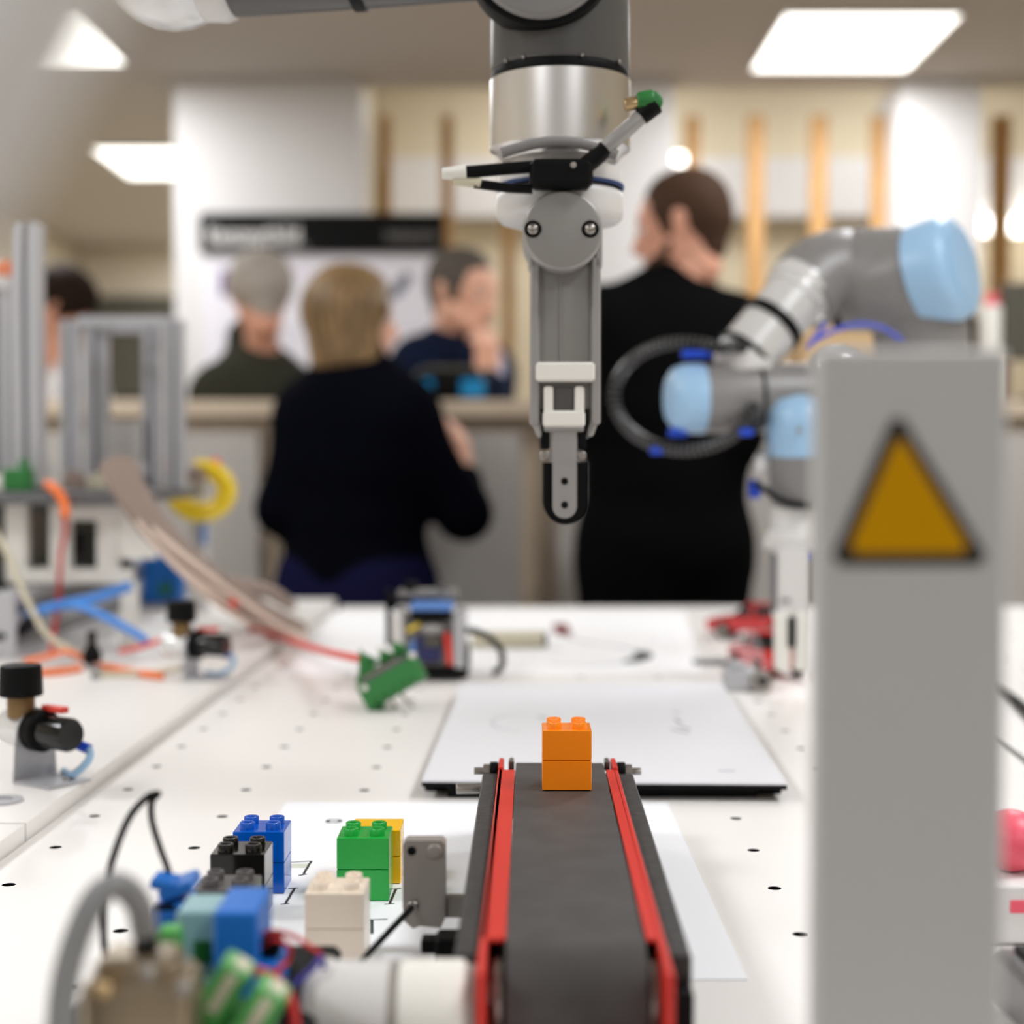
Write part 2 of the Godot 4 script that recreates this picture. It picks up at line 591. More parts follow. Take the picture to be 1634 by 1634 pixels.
	mat("seal_blue", Color(0.04, 0.18, 0.38), 0.5)
	mat("lamp_glow", Color(1, 1, 1), 0.5, 0.0, {"emission_enabled": true, "emission": Color(1.0, 0.99, 0.96), "emission_energy_multiplier": 2.2})
	mat("small_glow", Color(1, 1, 1), 0.5, 0.0, {"emission_enabled": true, "emission": Color(1.0, 0.98, 0.94), "emission_energy_multiplier": 5.0})

func room() -> void:
	var x0 := -2.95
	var x1 := 3.3
	var z0 := -10.75
	var z1 := 3.2
	var w := x1 - x0
	var l := z1 - z0
	struct("floor", Shape.new().box(Vector3((x0 + x1) / 2, -0.1, (z0 + z1) / 2), Vector3(w + 0.4, 0.2, l + 0.4)), M.floor, "grey floor of the workshop under the tables", "floor")
	var zb := -6.2
	var xb := -0.75
	var hi := 3.2
	struct("ceiling", Shape.new().box(Vector3((x0 + x1) / 2, CEIL + 0.1, (zb + z1) / 2), Vector3(w + 0.4, 0.2, z1 - zb)), M.ceiling, "flat beige ceiling with square light panels", "ceiling")
	struct("ceiling_001", Shape.new().box(Vector3((x0 + xb) / 2, CEIL + 0.1, (z0 + zb) / 2), Vector3(xb - x0 + 0.1, 0.2, zb - z0)), M.ceiling, "far stretch of ceiling beside the wide white column", "ceiling")
	struct("ceiling_002", Shape.new().box(Vector3((xb + x1) / 2, hi + 0.1, -7.3), Vector3(x1 - xb + 0.4, 0.2, 2.4)), M.white_paint, "higher ceiling of the bay behind the wooden slats", "ceiling")
	struct("beam", Shape.new().box(Vector3((xb + x1) / 2, (CEIL + hi) / 2 + 0.1, zb - 0.05), Vector3(x1 - xb + 0.1, hi - CEIL - 0.0, 0.1)), M.white_paint, "beam over the row of wooden slats", "beam")
	struct("wall_bay", Shape.new().box(Vector3(xb, hi / 2, -8.6), Vector3(0.1, hi, 4.3)), M.cream_paint, "short wall behind the wide white column", "wall")
	struct("wall_left", Shape.new().box(Vector3(x0 - 0.1, CEIL / 2, (z0 + z1) / 2), Vector3(0.2, CEIL, l)), M.back_paint, "pale side wall running back past the metal frames", "wall")
	struct("wall_right", Shape.new().box(Vector3(x1 + 0.1, 1.6, (z0 + z1) / 2), Vector3(0.2, 3.2, l)), M.cream_paint, "cream side wall beyond the wooden slats", "wall")
	struct("wall_back", Shape.new().box(Vector3((x0 + x1) / 2, CEIL / 2, z0 - 0.1), Vector3(w, CEIL, 0.2)), M.back_paint, "beige far wall above the bent dark-haired man", "wall")
	struct("wall_front", Shape.new().box(Vector3((x0 + x1) / 2, CEIL / 2, z1 + 0.1), Vector3(w, CEIL, 0.2)), M.white_paint, "plain white wall behind the viewer", "wall")
	struct("wall_partition", Shape.new().box(Vector3((-0.7 + x1) / 2, 1.6, -8.2), Vector3(x1 + 0.7, 3.2, 0.12)), M.cream_paint, "cream wall behind the row of wooden slats", "wall")
	var cols := [[280.0, 576.0, "wide white column carrying the poster with the black header"], [940.0, 1074.0, "white column between the hanging gripper and the man in black"], [1432.0, 1562.0, "white column behind the light blue arm caps"]]
	for c in cols:
		var a := at(c[0], 700, 6.05).x
		var b := at(c[1], 700, 6.05).x
		var o := struct("column", Shape.new().box(Vector3((a + b) / 2, CEIL / 2, -6.24), Vector3(b - a, CEIL, 0.38), 0.006), M.white_paint, c[2], "column")
		o.name = numbered("column")

func lamps() -> void:
	var spots := [
		[-1.69, -5.42, "light panel at the ceiling corner behind the tilted pale pole"], [1.17, -5.52, "square ceiling panel above the man in black"], [-1.66, -7.72, "ceiling panel half hidden by the wide white column"],
		[-1.69, -3.1, "ceiling panel over the aluminium station"], [1.17, -3.1, "ceiling panel over the two robot arms"], [-1.69, -0.8, "ceiling panel over the air regulators"], [1.17, -0.8, "ceiling panel over the white post"], [-1.69, 1.5, "ceiling panel behind the viewer, by the pale side wall"], [1.17, 1.5, "ceiling panel behind the viewer, by the cream side wall"],
		[-1.66, -9.9, "ceiling panel at the far end, hidden by the wide white column"], [0.35, -7.2, "light panel in the high bay ceiling behind the gripper arm", 3.2], [2.0, -7.2, "light panel in the high bay ceiling behind the blue-capped arm", 3.2],
	]
	for s in spots:
		var p := Vector3(s[0], CEIL if s.size() < 4 else float(s[3]), s[1])
		var o := thing("ceiling_light", s[2], "ceiling light", p, "flat ceiling light panels")
		var fr := Shape.new()
		for e in [[Vector3(0.29, 0, 0), Vector3(0.014, 0.012, 0.76)], [Vector3(-0.29, 0, 0), Vector3(0.014, 0.012, 0.76)], [Vector3(0, 0, 0.373), Vector3(0.57, 0.012, 0.014)], [Vector3(0, 0, -0.373), Vector3(0.57, 0.012, 0.014)]]:
			fr.box(p + e[0] + Vector3(0, -0.006, 0), e[1], 0.002)
		part(o, "frame", fr, M.white_paint)
		part(o, "diffuser", Shape.new().box(p + Vector3(0, -0.004, 0), Vector3(0.566, 0.006, 0.732)), M.lamp_glow)
		var li := AreaLight3D.new()
		li.name = "panel_lamp"
		li.area_size = Vector2(0.56, 0.73)
		li.area_normalize_energy = false
		li.light_energy = 4.1 if s.size() < 4 else 2.3
		li.light_color = Color(0.975, 0.985, 1.0)
		li.area_range = 14.0
		li.area_attenuation = 2.0
		li.shadow_enabled = true
		o.add_child(li)
		li.position = Vector3(0, -0.016, 0)
		li.rotation_degrees.x = -90

func back_of_room() -> void:
	# wooden slats in front of the cream wall
	var xs := [616.0, 714.0, 811.0, 1103.0, 1203.0, 1303.0, 1400.0, 1592.0]
	var ws := [19.0, 19.0, 19.0, 22.0, 27.0, 27.0, 27.0, 30.0]
	var where := ["between the wide column and the gripper arm, beside the column", "above the black poster header's end", "behind the head of the man with his hand at his chin", "just above the head of the man in black", "rising behind the shoulder of the man in black", "ending above the silver robot tube", "above the grey robot elbow", "beyond the column behind the light blue caps"]
	for i in xs.size():
		var p := at(xs[i], 735, 6.3)
		var w: float = ws[i] / F * 6.3
		single("wooden_slat", Shape.new().box(Vector3(p.x, 1.27, -6.30), Vector3(w, 2.52, 0.045), 0.004), M.wood, "upright wooden slat " + where[i], "slat", Vector3(p.x, 0, -6.30), "upright wooden slats along the cream wall")
	# duct along the wall
	var d := thing("air_duct", "white rectangular duct running along the cream wall behind the wooden slats", "duct", Vector3(0, 2.3, -8.055))
	var y0 := at(817, 346, 8.0).y
	var y1 := at(817, 251, 8.0).y
	var x := -0.62
	while x < 3.2:
		part(d, "segment", Shape.new().box(Vector3(x + 0.31, (y0 + y1) / 2, -8.055), Vector3(0.616, y1 - y0, 0.12), 0.004), M.white_paint)
		x += 0.62
	# small lamps
	for e in [[Vector3(0.0, 0, 0), 1083.0, 254.0, 7.95, 0.062, 0.024, "small white lamp on the duct just above the head of the man in black"], [Vector3.ZERO, 1625.0, 360.0, 7.95, 0.23, 0.042, "white strip lamp crossing behind the slat beyond the column"]]:
		var p := at(e[1], e[2], e[3])
		var o := thing("wall_lamp", e[6], "lamp", p)
		part(o, "tube", Shape.new().cyl(p - Vector3(e[4], 0, 0), p + Vector3(e[4], 0, 0), e[5], -1, e[5] * 0.6, 20), M.small_glow)
		part(o, "bracket", Shape.new().box(p + Vector3(0, 0, -0.03), Vector3(e[4] * 1.4, 0.05, 0.05), 0.003), M.white_paint)
		var li := OmniLight3D.new()
		li.name = "bulb_light"
		li.light_energy = 0.008
		li.light_size = e[5] * 0.8
		li.omni_range = 14
		li.omni_attenuation = 2.0
		li.shadow_enabled = true
		o.add_child(li)
	# dark board on the far wall
	var a := at(150, 476, 10.7)
	var b := at(300, 632, 10.7)
	var o2 := thing("wall_screen", "wide dark screen hanging on the far beige wall", "screen", Vector3(-2.2, 1.6, -10.72))
	part(o2, "panel", Shape.new().box(Vector3((a.x + b.x) / 2, (a.y + b.y) / 2, -10.715), Vector3(b.x - a.x, a.y - b.y, 0.05), 0.006), M.dark_panel)
	part(o2, "frame", Shape.new().box(Vector3((a.x + b.x) / 2, (a.y + b.y) / 2, -10.722), Vector3(b.x - a.x + 0.03, a.y - b.y + 0.03, 0.05), 0.006), M.black)
	# poster
	var c0 := at(315, 338, 5.98)
	var c1 := at(709, 401, 5.98)
	var ps := thing("poster_board", "white poster board with black header strip fixed to the wide white column", "poster", Vector3((c0.x + c1.x) / 2, 1.0, -6.02))
	var pw := c1.x - c0.x
	var im := Image.create(512, 640, false, Image.FORMAT_RGB8)
	im.fill(Color(0.93, 0.92, 0.95))
	im.fill_rect(Rect2i(36, 44, 26, 66), Color(0.42, 0.34, 0.55))
	im.fill_rect(Rect2i(130, 50, 250, 8), Color(0.80, 0.74, 0.82))
	for k in 5:
		im.fill_rect(Rect2i(398 + k * 7, 92 - k * 10, 20, 26), Color(0.40, 0.42, 0.48))
	for k in 22:
		im.fill_rect(Rect2i(40, 190 + k * 19, 200 - (k * 37) % 60, 6), Color(0.80, 0.79, 0.83))
		im.fill_rect(Rect2i(270, 190 + k * 19, 200 - (k * 53) % 70, 6), Color(0.80, 0.79, 0.83))
	part(ps, "panel", Shape.new().box(Vector3((c0.x + c1.x) / 2, c1.y - 0.45, -6.037), Vector3(pw, 1.0, 0.02), 0.002), M.white_paint)
	var sh := Shape.new()
	sh.quad(Vector3(c0.x + 0.01, c1.y + 0.0, -6.026), Vector3(c1.x - 0.01, c1.y, -6.026), Vector3(c1.x - 0.01, c1.y - 0.94, -6.026), Vector3(c0.x + 0.01, c1.y - 0.94, -6.026), Vector3.BACK)
	part(ps, "printed_sheet", sh, printed("poster_print", im))
	var hd := part(ps, "header", Shape.new().box(Vector3((c0.x + c1.x) / 2, (c0.y + c1.y) / 2, -6.017), Vector3(pw, c0.y - c1.y, 0.025), 0.004), M.black, "black header strip with white lettering")
	mat("ink_white", Color(0.92, 0.91, 0.90), 0.6)
	mat("ink_grey", Color(0.45, 0.44, 0.43), 0.6)
	for e in [["Konzeptbild", 330.0, 376.0, 0.088, "ink_white", 145.0], ["fertigung der zukunft", 332.0, 395.0, 0.042, "ink_grey", 160.0], ["industrie", 614.0, 376.0, 0.062, "ink_grey", 82.0]]:
		var tm := TextMesh.new()
		var sf := SystemFont.new()
		sf.font_names = PackedStringArray(["Droid Sans"])
		sf.font_weight = 700
		tm.font = sf
		tm.text = e[0]
		tm.font_size = 64
		tm.pixel_size = e[3] / 64.0
		tm.depth = 0.002
		tm.horizontal_alignment = HORIZONTAL_ALIGNMENT_LEFT
		tm.material = M[e[4]]
		var mi := MeshInstance3D.new()
		mi.name = "lettering"
		mi.mesh = tm
		hd.add_child(mi, true)
		var tp := at(e[1], e[2], 6.003)
		var wid: float = e[5] / F * 6.0
		mi.position = tp - ps.position
		var got := tm.get_aabb().size.x
		if got > 0.0:
			mi.position.x = tp.x - ps.position.x + (0.0 if absf(tm.get_aabb().position.x) < got * 0.2 else -tm.get_aabb().position.x * wid / got)
			mi.scale = Vector3(wid / got, 1, 1)

func counter() -> void:
	var zf := -3.98
	var zb := -4.34
	var top := at(817, 639, 3.98).y
	var b0 := 0.066 - 0.66 * 4
	var where := ["at the pale side wall end", "behind the tall aluminium frame", "beside the woman in navy", "right behind the woman in navy", "behind the hanging gripper finger", "behind the man in black", "behind the blue-capped robot arm", "behind the white post"]
	for i in 8:
		var x0: float = b0 + 0.66 * i
		var o := thing("cabinet", "light grey cabinet with two doors " + where[i], "cabinet", Vector3(x0 + 0.33, 0, (zf + zb) / 2), "row of grey cabinets under the beech worktop")
		part(o, "body", Shape.new().box(Vector3(x0 + 0.33, (top - 0.045) / 2, (zf + zb) / 2 - 0.012), Vector3(0.655, top - 0.045, zf - zb - 0.03), 0.003), M.beech)
		for s in 2:
			var cx: float = x0 + 0.042 + 0.144 + s * 0.29
			var dr := part(o, "door", Shape.new().box(Vector3(cx, (top - 0.075 + 0.08) / 2, zf - 0.004), Vector3(0.282, top - 0.165, 0.018), 0.003), M.cabinet_grey)
			part(dr, "handle", Shape.new().box(Vector3(cx + (0.115 if s == 0 else -0.115), 0.75, zf + 0.014), Vector3(0.012, 0.12, 0.02), 0.004), M.dull_steel)
	single("worktop", Shape.new().box(Vector3(b0 + 2.64, top - 0.022, (zf + zb) / 2), Vector3(5.3, 0.044, zf - zb + 0.05), 0.005), M.beech, "long beech worktop over the row of grey cabinets", "worktop", Vector3(b0 + 2.64, top - 0.044, (zf + zb) / 2))
	# things on the worktop
	var p := at(718, 612, 4.1)
	var g := thing("headset", "black headset with two cyan panels lying on the worktop beside the woman's shoulder", "headset", Vector3(p.x, top, -4.1))
	part(g, "body", Shape.new().box(Vector3(p.x, top + 0.042, -4.1), Vector3(0.205, 0.084, 0.09), 0.03), M.black)
	for s in [-1, 1]:
		part(g, "panel", Shape.new().box(Vector3(p.x + s * 0.066 - 0.006, top + 0.034, -4.053), Vector3(0.062, 0.048, 0.01), 0.004), M.cyan, "cyan panel")
	part(g, "strap", Shape.new().tube(curve([Vector3(p.x - 0.09, top + 0.06, -4.1), Vector3(p.x - 0.06, top + 0.085, -4.17), Vector3(p.x + 0.05, top + 0.085, -4.17), Vector3(p.x + 0.09, top + 0.06, -4.1)]), 0.012), M.dark_panel)
	var q := at(1350, 524, 4.15)
	var bx := thing("cardboard_box", "open cardboard box on the worktop behind the blue-capped arm", "box", Vector3(q.x, top, -4.15))
	part(bx, "body", Shape.new().box(Vector3(q.x, (top + at(0, 503, 4.1).y) / 2, -4.16), Vector3(0.27, at(0, 503, 4.1).y - top, 0.24), 0.003), M.cardboard)
	part(bx, "flap", Shape.new().box(Vector3(q.x + 0.105, at(0, 500, 4.1).y, -4.035), Vector3(0.065, 0.035, 0.006), 0.001), M.wood, "orange-brown torn flap")
	var m0 := at(1640, 520, 4.12)
	var mo := thing("monitor", "dark monitor standing on the worktop beyond the white post", "monitor", Vector3(m0.x, top, -4.12))
	part(mo, "screen", Shape.new().box(Vector3(m0.x + 0.06, top + 0.21, -4.12), Vector3(0.26, 0.20, 0.03), 0.006), M.dark_panel)
	part(mo, "stand", Shape.new().box(Vector3(m0.x + 0.06, top + 0.06, -4.13), Vector3(0.04, 0.12, 0.02), 0.004), M.black)
	part(mo, "base", Shape.new().box(Vector3(m0.x + 0.06, top + 0.008, -4.12), Vector3(0.16, 0.016, 0.12), 0.006), M.black)
	var t := at(1582, 500, 4.1)
	var bo := thing("dispenser_bottle", "small bottle with red cap on the worktop beyond the white post", "bottle", Vector3(t.x, top, -4.1))
	part(bo, "body", Shape.new().cyl(Vector3(t.x, top, -4.1), Vector3(t.x, at(0, 488, 4.1).y, -4.1), 0.026, -1, 0.006), M.off_white)
	part(bo, "cap", Shape.new().cyl(Vector3(t.x, at(0, 488, 4.1).y, -4.1), Vector3(t.x, at(0, 470, 4.1).y, -4.1), 0.018, -1, 0.004), M.pink, "red cap")
	var t2 := at(1548, 520, 4.1)
	var bo2 := thing("dispenser_bottle", "short black bottle beside the red-capped one on the worktop", "bottle", Vector3(t2.x, top, -4.1))
	part(bo2, "body", Shape.new().cyl(Vector3(t2.x, top, -4.1), Vector3(t2.x, at(0, 505, 4.1).y, -4.1), 0.018, -1, 0.006), M.black)
	part(bo2, "cap", Shape.new().cyl(Vector3(t2.x, at(0, 505, 4.1).y, -4.1), Vector3(t2.x, at(0, 496, 4.1).y, -4.1), 0.012, -1, 0.003), M.dark_panel)

# ------------------------------------------------------------------ tables
func tables() -> void:
	var s0 := tb(540, 972)
	var s1 := tb(0, 1375)
	var dir := (s1 - s0).normalized()
	var zfar := -2.888
	var znear := -0.42
	# perforated main table, cells of 96 mm with 8 mm holes
	var o := thing("work_table", "white perforated work table carrying the conveyor and the bricks", "table", Vector3(0.6, 0, -1.6))
	var top := Shape.new()
	var wells := Shape.new()
	var ang := -0.017
	var org := tb(310, 1353)
	var bs := Basis(Vector3.UP, ang)
	var c := 0.0962
	var edge_x := func(z: float) -> float: return s0.x + (s1.x - s0.x) * (z - s0.z) / (s1.z - s0.z)
	var xr := 1.5
	var poly := PackedVector2Array([Vector2(edge_x.call(zfar), -zfar), Vector2(xr, -zfar), Vector2(xr, -znear), Vector2(edge_x.call(znear), -znear)])
	for j in range(-20, 11):
		for i in range(-16, 22):
			var ctr := org + bs * Vector3(i * c, 0, j * c)
			var corners := [ctr + bs * Vector3(-c / 2, 0, -c / 2), ctr + bs * Vector3(c / 2, 0, -c / 2), ctr + bs * Vector3(c / 2, 0, c / 2), ctr + bs * Vector3(-c / 2, 0, c / 2)]
			var plain: bool = ctr.z < zfar + 0.06 or ctr.z > znear - 0.06 or ctr.x > xr - 0.06
			plain = plain or corners[0].x < edge_x.call(corners[0].z) + 0.004 or corners[3].x < edge_x.call(corners[3].z) + 0.004
			if plain:
				var cell := PackedVector2Array()
				for q in corners:
					cell.append(Vector2(q.x, -q.z))
				var pieces := Geometry2D.intersect_polygons(cell, poly)
				var room_left: float = ctr.x - edge_x.call(ctr.z)
				if room_left > 0.008 and ctr.z > zfar + 0.06 and ctr.z < znear - 0.06 and ctr.x < xr - 0.06:
					var round := PackedVector2Array()
					for k in 16:
						round.append(Vector2(ctr.x, -ctr.z) + Vector2.from_angle(TAU * k / 16) * 0.0043)
						var e0 := Vector3(cos(TAU * k / 16), 0, sin(TAU * k / 16))
						var e1 := Vector3(cos(TAU * (k + 1) / 16), 0, sin(TAU * (k + 1) / 16))
						var dn := Vector3.DOWN * 0.014
						wells.quadn(ctr + e0 * 0.0043, ctr + e1 * 0.0043, ctr + e1 * 0.0043 + dn, ctr + e0 * 0.0043 + dn, -e0, -e1, -e1, -e0)
						wells.tri(ctr + dn, ctr + e0 * 0.0043 + dn, ctr + e1 * 0.0043 + dn, Vector3.UP, Vector3.UP, Vector3.UP)
					var halves := []
					for piece in pieces:
						for hx in [-1.0, 1.0]:
							var half := PackedVector2Array([Vector2(ctr.x, -ctr.z - 1), Vector2(ctr.x + hx, -ctr.z - 1), Vector2(ctr.x + hx, -ctr.z + 1), Vector2(ctr.x, -ctr.z + 1)])
							for bit in Geometry2D.intersect_polygons(piece, half):
								halves.append_array(Geometry2D.clip_polygons(bit, round))
					pieces.assign(halves)
				for piece in pieces:
					var ids := Geometry2D.triangulate_polygon(piece)
					for m in range(0, ids.size(), 3):
						var tv := []
						for e in 3:
							tv.append(Vector3(piece[ids[m + e]].x, TABLE, -piece[ids[m + e]].y))
						top.tri(tv[0], tv[1], tv[2], Vector3.UP, Vector3.UP, Vector3.UP)
				continue
			var nn := 16
			for k in nn:
				var a0 := TAU * k / nn
				var a1 := TAU * (k + 1) / nn
				var e0 := Vector3(cos(a0), 0, sin(a0))
				var e1 := Vector3(cos(a1), 0, sin(a1))
				var q0 := e0 / maxf(absf(e0.x), absf(e0.z)) * c / 2
				var q1 := e1 / maxf(absf(e1.x), absf(e1.z)) * c / 2
				var h0 := ctr + bs * (e0 * 0.0043)
				var h1 := ctr + bs * (e1 * 0.0043)
				top.quad(ctr + bs * q0, ctr + bs * q1, h1, h0, Vector3.UP)
				wells.quadn(h0, h1, h1 + Vector3.DOWN * 0.014, h0 + Vector3.DOWN * 0.014, -(bs * e0), -(bs * e1), -(bs * e1), -(bs * e0))
				wells.tri(ctr + Vector3.DOWN * 0.014, h0 + Vector3.DOWN * 0.014, h1 + Vector3.DOWN * 0.014, Vector3.UP, Vector3.UP, Vector3.UP)
	# solid border under and around the perforated field
	var slab := Shape.new()
	var xf := Transform3D(Basis(Vector3.RIGHT, Vector3.FORWARD, Vector3.UP), Vector3.ZERO)
	slab.prism(poly, TABLE - 0.034, TABLE - 0.0150, xf)
	for i in 4:
		var ea := poly[i]
		var eb := poly[(i + 1) % 4]
		var en := Vector3(eb.y - ea.y, 0, eb.x - ea.x).normalized()
		if en.dot(Vector3((ea.x + eb.x) / 2 - 0.6, 0, -(ea.y + eb.y) / 2 + 1.6)) < 0.0:
			en = -en
		slab.quad(Vector3(ea.x, TABLE, -ea.y), Vector3(eb.x, TABLE, -eb.y), Vector3(eb.x, TABLE - 0.015, -eb.y), Vector3(ea.x, TABLE - 0.015, -ea.y), en)
	var tt := part(o, "tabletop", top, M.laminate)
	part(tt, "hole_wells", wells, M.hole).set_meta("kind", "stuff")
	part(o, "tabletop_core", slab, M.laminate)
	for e in [[-0.25, -2.75], [1.4, -2.75], [1.4, -0.55]]:
		part(o, "leg", Shape.new().box(Vector3(e[0], (TABLE - 0.034) / 2, e[1]), Vector3(0.05, TABLE - 0.034, 0.05), 0.004), M.aluminium)
	# thicker side boards with a joint
	var j0 := tb(45, 1341, TABLE)
	var side := -1.75
	for e in [[zfar - 0.02, j0.z - 0.0015, "white side board carrying the aluminium station"], [j0.z + 0.0015, znear, "short white side board at the corner nearest the viewer"]]:
		var pl := PackedVector2Array([Vector2(side, -e[0]), Vector2(edge_x.call(e[0]) - lerpf(0.002, 0.014, clampf((-e[0] - 1.4) / 1.4, 0, 1)), -e[0]), Vector2(edge_x.call(e[1]) - 0.002, -e[1]), Vector2(side, -e[1])])
		var sb := thing("side_table", e[2], "table", Vector3(-1.2, 0, (e[0] + e[1]) / 2))
		part(sb, "tabletop", Shape.new().prism(pl, BOARD - 0.04, BOARD, xf), M.laminate)
		part(sb, "leg", Shape.new().box(Vector3(side + 0.08, (BOARD - 0.04) / 2, e[0] + 0.1), Vector3(0.05, BOARD - 0.04, 0.05), 0.004), M.aluminium)
		part(sb, "leg", Shape.new().box(Vector3(side + 0.08, (BOARD - 0.04) / 2, e[1] - 0.1), Vector3(0.05, BOARD - 0.04, 0.05), 0.004), M.aluminium)
		part(sb, "leg", Shape.new().box(Vector3(edge_x.call(e[0]) - 0.12, (BOARD - 0.04) / 2, e[0] + 0.1), Vector3(0.05, BOARD - 0.04, 0.05), 0.004), M.aluminium)
	# round grommet at the corner board
	var gp := tb(2, 1279, BOARD)
	single("grommet", Shape.new().rev(gp, gp + Vector3.UP, [Vector2(0, 0.016), Vector2(0.002, 0.016), Vector2(0.002, 0.009), Vector2(0.0002, 0.009), Vector2(0.0002, 0)], 28), M.aluminium, "flat metal ring set in the side board below the steel bracket", "ring", gp)

func sheets() -> void:
	# sheet with printed brick places
	var y := TABLE + 0.0008
	var x0 := -0.176
	var x1 := 0.121
	var z0 := -1.223
	var z1 := -0.803
	var im := Image.create(891, 1260, false, Image.FORMAT_RGB8)   # 3 px per mm
	im.fill(Color(0.955, 0.96, 0.975))
	var px := func(p: Vector3) -> Vector2: return Vector2((p.x - x0) * 3000, (p.z - z0) * 3000)
	var dark := Color(0.10, 0.10, 0.12)
	var rc: Vector2 = px.call(tb(533, 1312))
	for k in 40:
		var a := Vector2.from_angle(TAU * k / 40)
		var b := Vector2.from_angle(TAU * (k + 1) / 40)
		ink(im, [rc + a * 15, rc + b * 15], 7, dark)
	ink(im, [rc - Vector2(6, 2), rc + Vector2(6, 2)], 2, dark)
	var tint: Vector2 = px.call(tb(466, 1380))
	im.fill_rect(Rect2i(int(tint.x), int(tint.y), 34, 34), Color(0.80, 0.82, 0.76))
	for e in [[464, 1378, 497, 1376], [497, 1376, 484, 1398], [478, 1399, 488, 1397], [470, 1420, 456, 1444], [462, 1420, 474, 1419], [450, 1445, 460, 1444], [632, 1421, 622, 1444], [625, 1421, 638, 1420], [616, 1445, 628, 1444], [592, 1470, 616, 1469], [594, 1470, 594, 1492]]:
		ink(im, [px.call(tb(e[0], e[1])), px.call(tb(e[2], e[3]))], 5, dark)
	single("paper_sheet", sheet([Vector3(x0, y, z0), Vector3(x1, y, z0), Vector3(x1, y, z1), Vector3(x0, y, z1)], 0.0006), printed("paper_print", im, 0.5), "white printed sheet lying under the coloured brick stacks", "paper", Vector3(-0.03, TABLE, -1.0))
	# raised grey board
	var bh := TABLE + 0.015
	var q := [tb(737, 1090, bh), tb(1152, 1090, bh), tb(1256, 1250, bh), tb(673, 1245, bh)]
	var im2 := Image.create(512, 900, false, Image.FORMAT_RGB8)
	im2.fill(Color(0.87, 0.87, 0.885))
	for k in 24:
		var a := Vector2.from_angle(PI * 0.55 + PI * 0.9 * k / 24) * Vector2(60, 90)
		var b := Vector2.from_angle(PI * 0.55 + PI * 0.9 * (k + 1) / 24) * Vector2(60, 90)
		ink(im2, [Vector2(140, 440) + a, Vector2(140, 440) + b], 4, Color(0.72, 0.73, 0.75))
	for e in [[160, 380, 172, 400], [394, 400, 400, 440], [396, 470, 410, 500], [382, 500, 405, 530], [395, 330, 405, 338], [428, 820, 446, 822]]:
		ink(im2, [Vector2(e[0], e[1]), Vector2(e[2], e[3])], 6, Color(0.55, 0.55, 0.58))
	var o := thing("drawing_board", "raised pale grey board with a black edge behind the conveyor", "board", Vector3(0.07, TABLE, -1.6))
	part(o, "panel", sheet(q, 0.0015), printed("board_print", im2, 0.45))
	var q2 := []
	for p in q:
		q2.append(p + Vector3.DOWN * 0.0016)
	part(o, "core", sheet(q2, 0.0036), M.black)
	for s in [0.045, 0.955]:
		var f: Vector3 = q[3].lerp(q[2], s)
		var b: Vector3 = q[0].lerp(q[1], s)
		f.y = TABLE + 0.005; b.y = TABLE + 0.005
		part(o, "batten", Shape.new().box((f + b) / 2 + Vector3(0, 0, -0.01), Vector3(0.026, 0.0098, f.distance_to(b) - 0.04), 0.001, Basis.looking_at((b - f).normalized())), M.black)
	var ff: Vector3 = q[3].lerp(q[2], 0.5) + Vector3(0, 0, -0.022)
	ff.y = TABLE + 0.005
	part(o, "batten", Shape.new().box(ff, Vector3(q[3].distance_to(q[2]) * 0.86, 0.0098, 0.02), 0.001), M.black)
	# line track sheet farther back
	var im3 := Image.create(640, 900, false, Image.FORMAT_RGB8)
	im3.fill(Color(0.975, 0.975, 0.98))
	var r := [tb(535, 976), tb(1092, 974), tb(1121, 1076), tb(452, 1076)]
	var uvp := func(x: float, yy: float) -> Vector2:
		var w := tb(x, yy)
		var v: float = (w.z - r[0].z) / (r[3].z - r[0].z)
		var l: Vector3 = r[0].lerp(r[3], v)
		var rr: Vector3 = r[1].lerp(r[2], v)
		return Vector2((w.x - l.x) / (rr.x - l.x) * 640, v * 900)
	var trk := []
	for e in [[912, 1008], [925, 1020], [960, 1028], [1000, 1033], [1035, 1042], [1040, 1050], [1020, 1057], [985, 1061], [940, 1064], [890, 1061]]:
		trk.append(uvp.call(e[0], e[1]))
	ink(im3, trk, 5, Color(0.62, 0.62, 0.65))
	ink(im3, trk.slice(4, 7), 22, Color(0.16, 0.16, 0.17))
	ink(im3, [uvp.call(903, 998), uvp.call(915, 1014)], 24, Color(0.45, 0.10, 0.13))
	single("track_sheet", sheet([r[0] + Vector3.UP * 0.001, r[1] + Vector3.UP * 0.001, r[2] + Vector3.UP * 0.001, r[3] + Vector3.UP * 0.001], 0.0008), printed("track_print", im3, 0.5), "large white sheet with a curved dark track line at the table's far end", "paper", Vector3(0.0, TABLE, -2.3))

